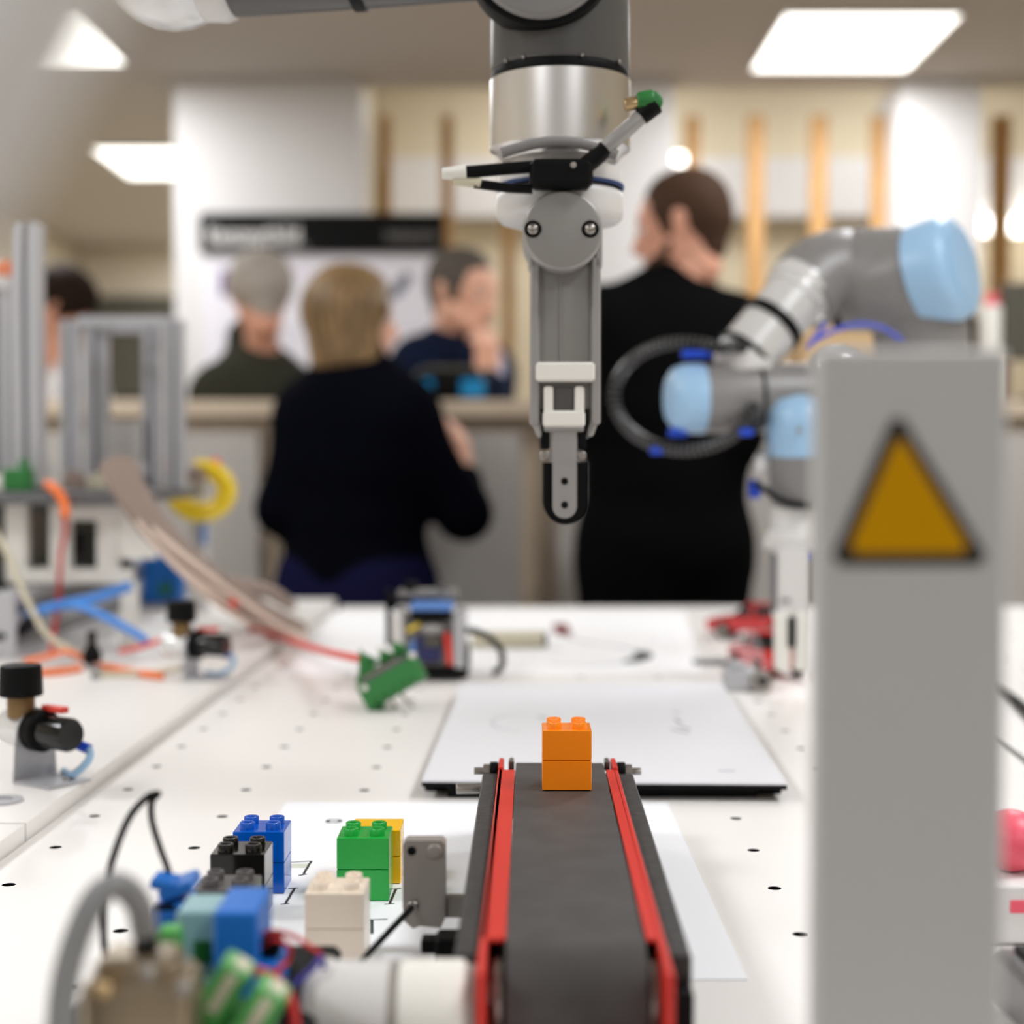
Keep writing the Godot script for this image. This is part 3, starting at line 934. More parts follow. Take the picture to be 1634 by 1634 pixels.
# ------------------------------------------------------------------ conveyor
func conveyor() -> void:
	var o := thing("conveyor", "small belt conveyor with red side rails and a black belt", "conveyor", Vector3(0.0279, TABLE, -0.686), "", -0.0125)
	var zl := -0.409
	var rr := 0.023
	var ay := 0.033
	var hw := 0.0304
	# belt loop
	var out := PackedVector2Array()
	for k in 17:
		out.append(Vector2(0, ay) + Vector2.from_angle(-PI / 2 + PI * k / 16) * rr)          # near end, x = towards viewer
	for k in 17:
		out.append(Vector2(zl, ay) + Vector2.from_angle(PI / 2 + PI * k / 16) * rr)
	var side := Transform3D(Basis(Vector3.BACK, Vector3.UP, Vector3.LEFT), Vector3.ZERO)
	var bl := part(o, "belt", Shape.new().prism(out, -hw, hw, side, true), M.belt)
	for z in [0.0, zl]:
		part(o, "roller_shaft", Shape.new().cyl(Vector3(-0.052, ay, z), Vector3(0.050, ay, z), 0.006, -1, 0.001, 20), M.steel)
		for s in [-1.0, 1.0]:
			part(o, "bearing", Shape.new().cyl(Vector3(s * 0.0308, ay, z), Vector3(s * 0.0365, ay, z), 0.016, -1, 0.002, 24), M.steel)
	# rails
	part(o, "side_rail", Shape.new().box(Vector3(-0.0362, 0.0553, -0.1945), Vector3(0.0112, 0.0022, 0.381), 0.0006), M.red_paint, "wide red rail")
	part(o, "side_web", Shape.new().box(Vector3(-0.0404, 0.0282, -0.17), Vector3(0.0036, 0.0564, 0.43), 0.0008), M.red_paint)
	part(o, "side_rail", Shape.new().box(Vector3(0.0345, 0.0553, -0.1945), Vector3(0.0064, 0.0022, 0.381), 0.0006), M.red_paint, "narrow red rail")
	part(o, "side_web", Shape.new().box(Vector3(0.0378, 0.0282, -0.17), Vector3(0.0036, 0.0564, 0.43), 0.0008), M.red_paint)
	part(o, "web_tab", Shape.new().box(Vector3(-0.0404, 0.0490, -0.402), Vector3(0.0036, 0.018, 0.034), 0.0008), M.red_paint)
	part(o, "web_tab", Shape.new().box(Vector3(0.0378, 0.0490, -0.402), Vector3(0.0036, 0.018, 0.034), 0.0008), M.red_paint)
	part(o, "side_beam", Shape.new().box(Vector3(-0.0478, 0.026, -0.196), Vector3(0.0108, 0.051, 0.40), 0.0012), M.beam)
	part(o, "side_beam", Shape.new().box(Vector3(0.0452, 0.026, -0.196), Vector3(0.0108, 0.051, 0.40), 0.0012), M.beam)
	# bolts at the far end
	for s in [-1.0, 1.0]:
		var x: float = 0.0425 * s if s < 0 else 0.040
		var p := Vector3(x, 0.0505, -0.409)
		var d := Vector3(s, 0, 0)
		part(o, "washer", Shape.new().cyl(p, p + d * 0.006, 0.0065, -1, 0.001, 20), M.black)
		var nut := part(o, "nut", Shape.new().prism(ring_poly(0.0052, 6), 0.006, 0.0105, Transform3D(Basis.looking_at(-d), p)), M.steel)
		part(nut, "bolt_end", Shape.new().cyl(p + d * 0.0105, p + d * 0.017, 0.0026, -1, 0.0004, 14), M.steel)
		part(o, "end_clip", Shape.new().box(Vector3(s * 0.0335, 0.0535, -0.418), Vector3(0.004, 0.008, 0.012), 0.0012), M.steel)
	part(o, "pin", Shape.new().cyl(Vector3(-0.053, 0.040, -0.402), Vector3(-0.0715, 0.0395, -0.402), 0.0037, -1, 0.0006, 20), M.steel, "short silver rod")
	# near right bracket
	var br := part(o, "bracket", Shape.new().box(Vector3(0.0455, 0.022, 0.012), Vector3(0.009, 0.036, 0.016), 0.001), M.black)
	part(br, "screw", Shape.new().cyl(Vector3(0.0425, 0.018, 0.020), Vector3(0.0425, 0.018, 0.026), 0.004, -1, 0.001, 16), M.brass)
	# motor on the left of the near roller
	var m := part(o, "motor", Shape.new().cyl(Vector3(-0.047, 0.033, 0.022), Vector3(-0.0755, 0.033, 0.022), 0.0215, -1, 0.0025, 40), M.off_white, "off-white motor housing")
	part(m, "ring", Shape.new().cyl(Vector3(-0.0752, 0.033, 0.022), Vector3(-0.0795, 0.033, 0.022), 0.0205, -1, 0.0006, 40), M.dull_steel)
	part(m, "gearbox", Shape.new().rev(Vector3(-0.0794, 0.033, 0.022), Vector3(-0.2, 0.033, 0.022), [Vector2(0, 0), Vector2(0, 0.0205), Vector2(0.008, 0.0208), Vector2(0.027, 0.0208), Vector2(0.033, 0.0185), Vector2(0.036, 0.014), Vector2(0.036, 0)], 40), M.robot_light)
	part(m, "flange", Shape.new().cyl(Vector3(-0.0425, 0.033, 0.022), Vector3(-0.0472, 0.033, 0.022), 0.0195, -1, 0.001, 40), M.dull_steel)
	# metal sensor bracket on the left beam
	var bz := -0.165
	var pl := PackedVector2Array([Vector2(-0.0105, 0.004), Vector2(-0.006, 0.0), Vector2(-0.002, 0.0015), Vector2(0.009, 0.0005), Vector2(0.0115, 0.006), Vector2(0.0115, 0.046), Vector2(0.0095, 0.048), Vector2(-0.0095, 0.048), Vector2(-0.0115, 0.046), Vector2(-0.0115, 0.012)])
	var sx := Transform3D(Basis(), Vector3(-0.0775, 0.0140, bz))
	var sb := part(o, "sensor_bracket", Shape.new().prism(pl, -0.006, 0.006, sx), M.dull_steel, "grey metal sensor bracket")
	part(sb, "hole", Shape.new().cyl(sx * Vector3(-0.0065, 0.0425, 0.0061), sx * Vector3(-0.0065, 0.0425, 0.0066), 0.0024, -1, 0, 16), M.black)
	part(sb, "boss", Shape.new().cyl(sx * Vector3(0.006, 0.0425, 0.0061), sx * Vector3(0.006, 0.0425, 0.0085), 0.004, -1, 0.001, 16), M.dull_steel)
	part(sb, "screw", Shape.new().cyl(sx * Vector3(-0.006, 0.0125, 0.0061), sx * Vector3(-0.006, 0.0125, 0.0095), 0.0034, -1, 0.001, 16), M.steel)
	part(sb, "arm", Shape.new().box(Vector3(-0.0595, 0.025, bz), Vector3(0.016, 0.012, 0.006), 0.001), M.dull_steel)
	var cn := part(o, "connector", Shape.new().box(Vector3(-0.0605, 0.0165, -0.118), Vector3(0.0165, 0.0145, 0.02), 0.002), M.black, "black plug")
	part(cn, "pin_block", Shape.new().box(Vector3(-0.0715, 0.0185, -0.118), Vector3(0.009, 0.007, 0.012), 0.001), M.black)
	var c0 := Vector3(-0.0835, 0.0265, bz + 0.008)
	part(o, "cable", Shape.new().tube(curve([c0, c0 + Vector3(-0.010, -0.004, 0.032), c0 + Vector3(-0.026, -0.010, 0.090), c0 + Vector3(-0.033, -0.016, 0.112)]), 0.0017, 8), M.black, "thin black sensor cable")

# ------------------------------------------------------------------ bricks
func brick_shape(w := 0.0316, h := 0.0191) -> Shape:
	return Shape.new().box(Vector3(0, h / 2, 0), Vector3(w, h, w), 0.0005)

func make_brick(m: Material, label: String, where: Vector3, studs: bool, group := "", turn := 0.0) -> Node3D:
	var o := thing("toy_brick", label, "toy brick", where, group, turn)
	var b := brick_shape()
	var mi := MeshInstance3D.new()
	mi.name = "body"
	mi.mesh = b.mesh()
	mi.mesh.surface_set_material(0, m)
	o.add_child(mi, true)
	if studs:
		for i in [-1, 1]:
			for j in [-1, 1]:
				var c := Vector3(i * 0.008, 0.019, j * 0.008)
				var st := MeshInstance3D.new()
				st.name = "stud"
				st.mesh = Shape.new().rev(c, c + Vector3.UP, [Vector2(0, 0.0047), Vector2(0.0040, 0.0047), Vector2(0.0045, 0.0043), Vector2(0.0045, 0.0034), Vector2(0.0040, 0.0031), Vector2(0.001, 0.0031), Vector2(0.001, 0)], 24).mesh()
				st.mesh.surface_set_material(0, m)
				o.add_child(st, true)
	return o

func bricks() -> void:
	var stacks := [
		["orange", Vector3(0.0352, TABLE + 0.0565, -1.0180), -0.01, "orange brick with studs on top of the pair riding on the belt", "plain orange brick standing directly on the black belt", "orange bricks on the conveyor"],
		["blue_plastic", Vector3(-0.1557, TABLE + 0.001, -0.978), 0.0, "blue brick with studs, upper one of the tall blue pair", "lower blue brick standing on the printed sheet", "blue bricks on the printed sheet"],
		["green_plastic", Vector3(-0.0901, TABLE + 0.001, -0.962), 0.0, "green brick with studs, upper one of the green pair", "lower green brick on the printed sheet behind the white one", "green bricks on the printed sheet"],
		["cream_plastic", Vector3(-0.0935, TABLE + 0.001, -0.840), 0.0, "creamy white brick with studs in front of the green pair", "lower creamy white brick behind the conveyor motor", "white bricks on the printed sheet"],
		["black_plastic", Vector3(-0.159, TABLE + 0.001, -0.9225), 0.0, "glossy black brick with studs in front of the blue pair", "lower glossy black brick in front of the blue pair", "black bricks on the printed sheet"],
		["grey_plastic", Vector3(-0.1535, TABLE + 0.001, -0.846), 0.0, "dark grey brick with studs between the blue modules and the black brick", "lower dark grey brick hidden behind the blue modules", "dark grey bricks on the printed sheet"],
	]
	for s in stacks:
		make_brick(M[s[0]], s[4], s[1], false, s[5], s[2])
		make_brick(M[s[0]], s[3], s[1] + Vector3(0, 0.0192, 0), true, s[5], s[2])
	var yo := Vector3(-0.0859, TABLE + 0.001, -1.001)
	for k in 2:
		single("toy_block", Shape.new().box(yo + Vector3(0, 0.0085 + 0.0171 * k, 0), Vector3(0.0318, 0.0169, 0.0318), 0.0006), M.yellow_plastic, ["lower smooth yellow block behind the green bricks", "smooth-topped yellow block peeking out above the green bricks"][k], "toy block", yo + Vector3(0, 0.0171 * k, 0), "yellow blocks behind the green bricks")

# ------------------------------------------------------------------ wired modules by the near edge
func electronics() -> void:
	var bp := at(290, 1600, 0.63)
	var o := thing("control_box", "low black control box carrying the blue and green terminals near the viewer", "control box", Vector3(bp.x, TABLE, -0.645))
	part(o, "body", Shape.new().box(Vector3(bp.x, TABLE + 0.019, -0.652), Vector3(0.105, 0.038, 0.18), 0.003), M.black)
	var low := TABLE + 0.0385
	# small blue module with a lifted lever
	var p := at(280, 1445, 0.735)
	var a := thing("terminal_module", "small blue module with a tilted lever beside the thin black wires", "terminal", Vector3(p.x, low, p.z))
	part(a, "body", Shape.new().box(Vector3(p.x, (p.y + 0.004 + low) / 2, p.z), Vector3(0.0155, p.y + 0.004 - low, 0.026), 0.0012), M.module_blue)
	part(a, "lever", Shape.new().box(p + Vector3(0.002, 0.0095, 0), Vector3(0.0165, 0.006, 0.022), 0.0012, Basis(Vector3.BACK, 0.35)), M.module_blue)
	part(a, "lever", Shape.new().box(p + Vector3(-0.004, 0.0125, 0.004), Vector3(0.011, 0.005, 0.016), 0.001, Basis(Vector3.BACK, -0.2)), M.module_blue)
	part(a, "slot", Shape.new().box(p + Vector3(-0.002, 0.003, 0.0128), Vector3(0.009, 0.003, 0.001), 0), M.black)
	# teal clear housing
	p = at(328, 1500, 0.695)
	a = thing("relay_housing", "clear teal relay housing between the two blue modules", "relay", Vector3(p.x, low, p.z))
	part(a, "body", Shape.new().box(Vector3(p.x, (p.y + 0.017 + low) / 2, p.z), Vector3(0.0205, p.y + 0.017 - low, 0.028), 0.0015), M.teal_clear)
	part(a, "window", Shape.new().box(p + Vector3(0.0015, -0.001, 0.0142), Vector3(0.008, 0.010, 0.001), 0.0003), M.board_green)
	part(a, "clip", Shape.new().box(p + Vector3(-0.001, -0.0145, 0.015), Vector3(0.019, 0.004, 0.004), 0.001), M.teal_clear)
	# larger blue module
	p = at(388, 1500, 0.68)
	a = thing("relay_module", "tall blue relay block next to the clear teal housing", "relay", Vector3(p.x, low, p.z))
	part(a, "body", Shape.new().box(Vector3(p.x, (p.y + 0.018 + low) / 2, p.z), Vector3(0.019, p.y + 0.018 - low, 0.040), 0.0015), M.module_blue)
	part(a, "step", Shape.new().box(Vector3(p.x + 0.012, (p.y - 0.005 + low) / 2, p.z + 0.002), Vector3(0.012, p.y - 0.005 - low, 0.03), 0.0015), M.module_blue)
	part(a, "socket", Shape.new().box(p + Vector3(0.0125, -0.0005, 0.004), Vector3(0.009, 0.008, 0.014), 0.001), M.black)
	# pale green terminal
	p = at(272, 1500, 0.66)
	single("terminal_block", Shape.new().box(Vector3(p.x, (p.y + 0.006 + low) / 2, p.z), Vector3(0.010, p.y + 0.006 - low, 0.012), 0.002), M.terminal_green, "narrow pale green terminal behind the nickel connector hood", "terminal", Vector3(p.x, low, p.z))
	# slanted green terminal blocks
	var spots := [[357, 1580, 0.61, "slanted green terminal block beside the nickel hood"], [412, 1618, 0.60, "slanted green terminal block beside the red wire bundle"]]
	for e in spots:
		p = at(e[0], e[1], e[2])
		var bs := Basis(Vector3.BACK, -0.55)
		a = thing("green_terminal", e[3], "terminal", Vector3(p.x, low, p.z), "slanted green terminal blocks")
		part(a, "body", Shape.new().box(p, Vector3(0.013, 0.026, 0.018), 0.0015, bs), M.terminal_green)
		part(a, "foot", Shape.new().box(Vector3(p.x, (p.y - 0.004 + low) / 2, p.z), Vector3(0.012, maxf(0.004, p.y - 0.004 - low), 0.016), 0.001), M.board_green)
		part(a, "label_strip", Shape.new().box(p + bs * Vector3(0, 0.002, 0.0093), Vector3(0.0045, 0.017, 0.001), 0.0004, bs), M.tube_beige)
		part(a, "label_strip", Shape.new().box(p + bs * Vector3(0.001, 0.0132, 0.001), Vector3(0.006, 0.001, 0.011), 0.0004, bs), M.tube_beige)
	# nickel connector hood with cable
	p = at(228, 1575, 0.575)
	a = thing("connector_hood", "nickel connector hood with a thick grey cable arching out of it", "connector", Vector3(p.x, low, p.z))
	part(a, "body", Shape.new().box(Vector3(p.x, (at(0, 1545, 0.575).y + low) / 2, p.z), Vector3(0.040, at(0, 1545, 0.575).y - low, 0.030), 0.004), M.nickel)
	part(a, "cover", Shape.new().box(Vector3(p.x - 0.001, at(0, 1540, 0.575).y, p.z), Vector3(0.029, 0.011, 0.024), 0.003), M.nickel)
	for e in [[293, 1577], [236, 1553], [166, 1580]]:
		var q := at(e[0], e[1], 0.556)
		part(a, "screw", Shape.new().ball(q, Vector3(0.0032, 0.0032, 0.0028), Basis(), 14), M.brass if e[0] == 166 else M.steel)
	var g0 := at(231, 1532, 0.575)
	part(a, "gland", Shape.new().cyl(g0, g0 + Vector3(0.001, 0.011, 0), 0.0048, 0.0044, 0.001, 20), M.black)
	var cb := []
	for e in [[231, 1488, 0.575], [222, 1445, 0.57], [200, 1418, 0.565], [176, 1414, 0.56], [148, 1440, 0.555], [118, 1510, 0.55], [100, 1590, 0.545], [94, 1690, 0.54], [80, 1790, 0.54]]:
		cb.append(at(e[0], e[1], e[2]))
	cb.append(Vector3(cb[8].x - 0.01, TABLE + 0.006, cb[8].z - 0.01))
	part(a, "cable", Shape.new().tube(curve(cb, 6), 0.0050, 14), M.tube_grey, "thick grey cable")
	# thin black wire loop
	var w := []
	for e in [[178, 1560, 0.70], [166, 1510, 0.70], [168, 1430, 0.71], [180, 1370, 0.72], [206, 1305, 0.73], [235, 1272, 0.735], [254, 1266, 0.74]]:
		w.append(at(e[0], e[1], e[2]))
	w.push_front(Vector3(w[0].x + 0.004, TABLE + 0.03, w[0].z + 0.01))
	var tw := thing("wire_loop", "thin black wire loop rising beside the small blue module", "wire", w[0])
	part(tw, "wire", Shape.new().tube(curve(w, 6), 0.0017, 8), M.black)
	var w2 := []
	for e in [[254, 1266, 0.74], [242, 1280, 0.74], [243, 1312, 0.74], [256, 1355, 0.74], [270, 1395, 0.738], [276, 1440, 0.735]]:
		w2.append(at(e[0], e[1], e[2]))
	part(tw, "wire", Shape.new().tube(curve(w2, 6), 0.0016, 8), M.black)
	# red, blue and dark wires
	var runs := [
		["wire_red", 0.0011, [[410, 1505, 0.675], [432, 1487, 0.675], [468, 1494, 0.675], [496, 1512, 0.67], [512, 1530, 0.67], [500, 1600, 0.665], [495, 1660, 0.66]], "red wire curling over from the tall blue relay block"],
		["wire_red", 0.0011, [[412, 1515, 0.67], [440, 1500, 0.67], [462, 1512, 0.67], [458, 1535, 0.67], [440, 1560, 0.66], [440, 1660, 0.65]], "short red wire tucked under the curling one"],
		["wire_red", 0.0020, [[400, 1548, 0.63], [430, 1556, 0.625], [455, 1580, 0.62], [468, 1615, 0.615], [470, 1680, 0.61]], "thick red wire bundle dropping beside the slanted green terminals"],
		["wire_blue", 0.0012, [[440, 1590, 0.64], [470, 1570, 0.65], [500, 1545, 0.655], [515, 1530, 0.66], [520, 1600, 0.66], [520, 1660, 0.66]], "dark blue wire crossing behind the motor gearbox"],
		["black", 0.0016, [[470, 1545, 0.645], [460, 1580, 0.64], [462, 1640, 0.635], [462, 1690, 0.63]], "black wire next to the thick red bundle"],
		["tube_beige", 0.0012, [[508, 1528, 0.672], [530, 1533, 0.675], [548, 1548, 0.68], [556, 1600, 0.68], [556, 1640, 0.68]], "pale wire looping above the motor gearbox"],
	]
	for e in runs:
		var pts := []
		for q in e[2]:
			pts.append(at(q[0], q[1], q[2]))
		var lastp: Vector3 = pts[pts.size() - 1]
		pts.append(Vector3(lastp.x, minf(lastp.y - 0.005, TABLE + 0.02), lastp.z))
		single("wire", Shape.new().tube(curve(pts, 6), e[1], 8), M[e[0]], e[3], "wire", pts[0])

# ------------------------------------------------------------------ close to the viewer
func foreground() -> void:
	var l := at(1304, 800, 0.5).x
	var r := at(1609, 800, 0.5).x
	var top := at(1450, 556, 0.5).y
	var o := thing("warning_post", "pale grey upright panel post with a yellow warning triangle", "post", Vector3((l + r) / 2, TABLE, -0.506))
	part(o, "body", Shape.new().box(Vector3((l + r) / 2, (top + TABLE) / 2, -0.506), Vector3(r - l, top - TABLE, 0.012), 0.002), M.post_paint)
	part(o, "foot", Shape.new().box(Vector3((l + r) / 2, TABLE + 0.004, -0.506), Vector3(r - l + 0.03, 0.008, 0.085), 0.002), M.post_paint)
	var tri := [at(1430, 650, 0.5), at(1321, 903, 0.5), at(1583, 902, 0.5)]
	var ctr: Vector3 = (tri[0] + tri[1] + tri[2]) / 3
	for k in 2:
		var poly := PackedVector2Array()
		for i in 3:
			var c: Vector3 = ctr + (tri[i] - ctr) * (1.0 if k == 0 else 0.76)
			for j in [-1, 1]:
				var nb: Vector3 = ctr + (tri[(i + j + 3) % 3] - ctr) * (1.0 if k == 0 else 0.76)
				var q := c.lerp(nb, 0.07)
				poly.append(Vector2(q.x, q.y))
		if Geometry2D.is_polygon_clockwise(poly):
			poly.reverse()
		poly = Geometry2D.convex_hull(poly)
		poly.remove_at(poly.size() - 1)
		part(o, "warning_triangle" if k == 0 else "triangle_face", Shape.new().prism(poly, -0.5, -0.4994 if k == 0 else -0.4990), M.sign_black if k == 0 else M.sign_yellow, "yellow warning triangle with dark edge" if k == 0 else "")
	# pole close to the lens at the upper corner
	var p0 := at(85, -120, 0.19)
	var p1 := at(-145, 330, 0.19)
	var d := (p0 - p1).normalized()
	var bot := p1 + d * ((0.0 - p1.y) / d.y)
	var pole := thing("tilted_pole", "pale tilted pole close by, crossing the picture's upper corner out of focus", "pole", Vector3(bot.x, 0, bot.z))
	part(pole, "pole", Shape.new().cyl(bot + d * 0.008, p0 + d * 0.6, 0.0105, -1, 0.002, 28), M.pole_white)
	part(pole, "foot", Shape.new().cyl(Vector3(bot.x, 0, bot.z), Vector3(bot.x, 0.012, bot.z), 0.06, 0.055, 0.003, 28), M.black)
	# things at the edge beyond the post
	var b := tb(1640, 1510)
	var bx := thing("package", "small white package with pink print beyond the post", "package", Vector3(b.x + 0.02, TABLE, b.z - 0.03))
	part(bx, "body", Shape.new().box(Vector3(b.x + 0.02, TABLE + 0.017, b.z - 0.03), Vector3(0.10, 0.034, 0.06), 0.003), M.white_paint)
	part(bx, "print", Shape.new().box(Vector3(b.x - 0.004, TABLE + 0.022, b.z + 0.0003), Vector3(0.012, 0.007, 0.001), 0.0003), M.pink)
	single("pink_ball", Shape.new().ball(Vector3(b.x + 0.0, TABLE + 0.034 + 0.0175, b.z - 0.03), Vector3(0.0185, 0.0175, 0.0185), Basis(), 24), M.pink, "smooth pink ball resting on the white package", "ball", Vector3(b.x, TABLE + 0.034, b.z - 0.03))
	var dv := thing("dark_device", "dark grey flat device on the table beyond the foot of the post", "device", Vector3(0.30, TABLE, -0.70))
	part(dv, "body", Shape.new().box(Vector3(0.30, TABLE + 0.015, -0.70), Vector3(0.13, 0.03, 0.13), 0.004), M.grey_plastic)
	part(dv, "lid", Shape.new().box(Vector3(0.30, TABLE + 0.0315, -0.70), Vector3(0.115, 0.003, 0.115), 0.001), M.black)
	for e in [[[1560, 1085], [1612, 1112], [1640, 1136], [1680, 1180], 0.0055, "black", "thick black cable on the white table beyond the post"], [[1570, 1170], [1612, 1195], [1640, 1216], [1690, 1265], 0.002, "tube_grey", "thin grey cable on the white table beyond the post"]]:
		var pts := []
		for k in 4:
			pts.append(tb(e[k][0], e[k][1], TABLE + e[4]))
		single("table_cable", Shape.new().tube(curve(pts, 6), e[4], 10), M[e[5]], e[6], "cable", pts[0])

# ------------------------------------------------------------------ robot arm with gripper
func arm_over_table() -> void:
	var D := 1.2
	var ax := at(894, 400, D).x
	var Y := func(py: float) -> float: return at(894, py, D).y
	var k := D / F
	var z := -D - 0.01
	var V := func(py: float) -> Vector3: return Vector3(ax, Y.call(py), z)
	var o := thing("industrial_robot", "dark grey robot arm hanging down with a two-finger gripper over the conveyor", "robot arm", Vector3(ax, Y.call(245), z))
	var j := part(o, "wrist_housing", Shape.new().cyl(V.call(113), V.call(-190), 111 * k, 108 * k, 0.004, 48), M.robot_dark)
	var c := Vector3(at(860, 0, D).x, Y.call(-44), z)
	part(j, "cover_ring", Shape.new().cyl(c + Vector3(0, 0, 0.03), c + Vector3(0, 0, 0.062), 114 * k, -1, 0.002, 48), M.black)
	part(j, "cover", Shape.new().cyl(c + Vector3(0, 0, 0.03), c + Vector3(0, 0, 0.068), 109 * k, 104 * k, 0.004, 48), M.robot_grey)
	# link towards the upper corner
	var l0 := at(800, -118, D + 0.0)
	var l1 := at(345, -78, D + 0.02)
	var ld := (l1 - l0).normalized()
	var ln := part(o, "link", Shape.new().cyl(l0, l1, 110 * k, 104 * k, 0.006, 40), M.robot_dark)
	part(ln, "seal_ring", Shape.new().cyl(l0 + ld * (225 * k), l0 + ld * (245 * k), 111.5 * k, -1, 0.001, 40), M.black)
	part(ln, "end_collar", Shape.new().cyl(l1 - ld * (30 * k), l1 + ld * (70 * k), 112 * k, 106 * k, 0.012, 40), M.robot_light)
	var el := part(o, "elbow_cap", Shape.new().ball(l1 + ld * 0.035, Vector3(0.056, 0.056, 0.056), Basis(), 32), M.robot_silver)
	el.set_meta("label", "silver rounded elbow cap")
	var up := l1 + ld * 0.02
	part(o, "upper_link", Shape.new().cyl(up + Vector3(0, 0.03, 0), Vector3(up.x, CEIL - 0.05, up.z), 0.045, -1, 0.004, 32), M.robot_silver)
	part(o, "ceiling_base", Shape.new().cyl(Vector3(up.x, CEIL - 0.052, up.z), Vector3(up.x, CEIL, up.z), 0.075, -1, 0.004, 32), M.robot_grey)
	for e in [808.0, 835.0, 925.0, 985.0]:
		var x := at(e, 0, D).x
		var dz: float = sqrt(maxf(0.0, pow(111 * k, 2) - pow(x - ax, 2)))
		part(j, "screw", Shape.new().ball(Vector3(x, Y.call(110), z + dz), Vector3.ONE * 0.0016, Basis(), 10), M.steel)
	part(o, "seal_ring", Shape.new().cyl(V.call(130), V.call(112), 110 * k, -1, 0.001, 48), M.black)
	part(o, "silver_joint", Shape.new().rev(V.call(255), V.call(0), [Vector2(0, 0), Vector2(0, 92 * k), Vector2(14 * k, 104 * k), Vector2(18 * k, 112 * k), Vector2(126 * k, 112 * k), Vector2(126 * k, 0)], 56), M.brushed, "brushed silver joint")
	part(o, "tool_flange", Shape.new().rev(V.call(300), V.call(0), [Vector2(0, 0), Vector2(0, 98 * k), Vector2(30 * k, 98 * k), Vector2(34 * k, 80 * k), Vector2(47 * k, 78 * k), Vector2(47 * k, 0)], 48), M.robot_light)
	part(o, "blue_seal", Shape.new().cyl(V.call(300), V.call(294), 103 * k, -1, 0.0005, 48), M.seal_blue)
	part(o, "mount_ring", Shape.new().cyl(V.call(356), V.call(299), 102 * k, -1, 0.008, 48), M.robot_light)
	# cable bracket and connectors in front of the flange
	var bz := -D + 0.045
	var B := func(px: float, py: float) -> Vector3: return at(px, py, -bz)
	var br := part(o, "cable_bracket", Shape.new().box((B.call(842, 256) + B.call(948, 302)) / 2, Vector3(0.046, 0.021, 0.02), 0.004), M.black)
	part(br, "screw", Shape.new().cyl(B.call(914, 268) + Vector3(0, 0, 0.010), B.call(914, 268) + Vector3(0, 0, 0.012), 0.0022, -1, 0.0004, 12), M.dull_steel)
	part(br, "arch", Shape.new().tube(curve([B.call(800, 244), B.call(850, 230), B.call(895, 226), B.call(940, 232), B.call(985, 248)]), 0.004, 10), M.robot_grey)
	part(br, "cable", Shape.new().tube([B.call(850, 266), B.call(800, 270), B.call(742, 275)], 0.0046, 12), M.black)
	part(br, "plug", Shape.new().cyl(B.call(744, 275), B.call(706, 277), 0.0056, 0.0042, 0.001, 16), M.off_white, "white plug end")
	part(br, "cable", Shape.new().tube([B.call(850, 302), B.call(810, 300), B.call(757, 293)], 0.0036, 12), M.black)
	part(br, "plug", Shape.new().cyl(B.call(768, 293), B.call(722, 289), 0.0040, 0.003, 0.001, 16), M.tube_beige, "pale second plug end")
	var s := part(o, "signal_plug", Shape.new().cyl(B.call(962, 240), B.call(1026, 184), 0.0056, -1, 0.001, 18), M.gripper_grey, "grey cable plug with green end")
	part(s, "cable", Shape.new().tube(curve([B.call(920, 275), B.call(945, 256), B.call(966, 237)]), 0.0065, 14), M.black)
	part(s, "tip", Shape.new().cyl(B.call(1022, 188), B.call(1046, 166), 0.0062, 0.0075, 0.001, 18), M.black)
	part(s, "green_collar", Shape.new().cyl(B.call(1016, 162), B.call(1044, 160), 0.0066, 0.0078, 0.002, 20), M.board_green)
	part(s, "green_collar", Shape.new().cyl(B.call(1040, 164) + Vector3(0, 0, -0.004), B.call(1040, 164) + Vector3(0, 0, 0.006), 0.0078, -1, 0.002, 20), M.board_green)
	part(s, "nut", Shape.new().cyl(B.call(996, 168), B.call(1018, 164), 0.0052, -1, 0.001, 6), M.brass)
	# gripper
	var G := func(px: float, py: float, f := 0.0) -> Vector3: return at(px, py, D - f)
	var W := func(px: float) -> float: return px * k
	var dk: Vector3 = G.call(895, 381)
	var kn := part(o, "pivot_disc", Shape.new().cyl(dk + Vector3(0, 0, -0.03), dk + Vector3(0, 0, 0.046), 61 * k, -1, 0.003, 48), M.gripper_grey)
	part(kn, "disc_face", Shape.new().cyl(dk + Vector3(0, 0, 0.046), dk + Vector3(0, 0, 0.0466), 57 * k, -1, 0.0002, 48), M.gripper_dark)
	for e in [849.0, 937.0]:
		var q: Vector3 = G.call(e, 380)
		part(kn, "screw_recess", Shape.new().cyl(q + Vector3(0, 0, 0.0464), q + Vector3(0, 0, 0.0470), 0.0064, -1, 0.0002, 20), M.rubber)
		part(kn, "screw", Shape.new().ball(q + Vector3(0, 0, 0.0466), Vector3(0.0042, 0.0042, 0.0028), Basis(), 16), M.steel)
	for s2 in [846.0, 955.0]:
		part(kn, "lug", Shape.new().box(G.call(s2 - 3.0 * signf(s2 - 900), 400) + Vector3(0, 0, 0.012), Vector3(0.006, 0.034, 0.03), 0.002), M.gripper_grey)
	var pa := part(o, "palm", Shape.new().box(G.call(900, 540) + Vector3(0, 0, 0.004), Vector3(W.call(92), W.call(230), 0.030), 0.002), M.gripper_dark)
	for e in [853.0, 948.0]:
		part(pa, "side_plate", Shape.new().box(G.call(e, 548) + Vector3(0, 0, 0.006), Vector3(W.call(15), W.call(262), 0.042), 0.002), M.gripper_grey)
		var f0: Vector3 = G.call(e, 678)
		part(pa, "plate_tip", Shape.new().box(f0 + Vector3(0.003 * signf(e - 900) * -1, -0.003, 0.006), Vector3(W.call(13), W.call(32), 0.036), 0.003, Basis(Vector3.BACK, -0.35 * signf(e - 900))), M.gripper_grey)
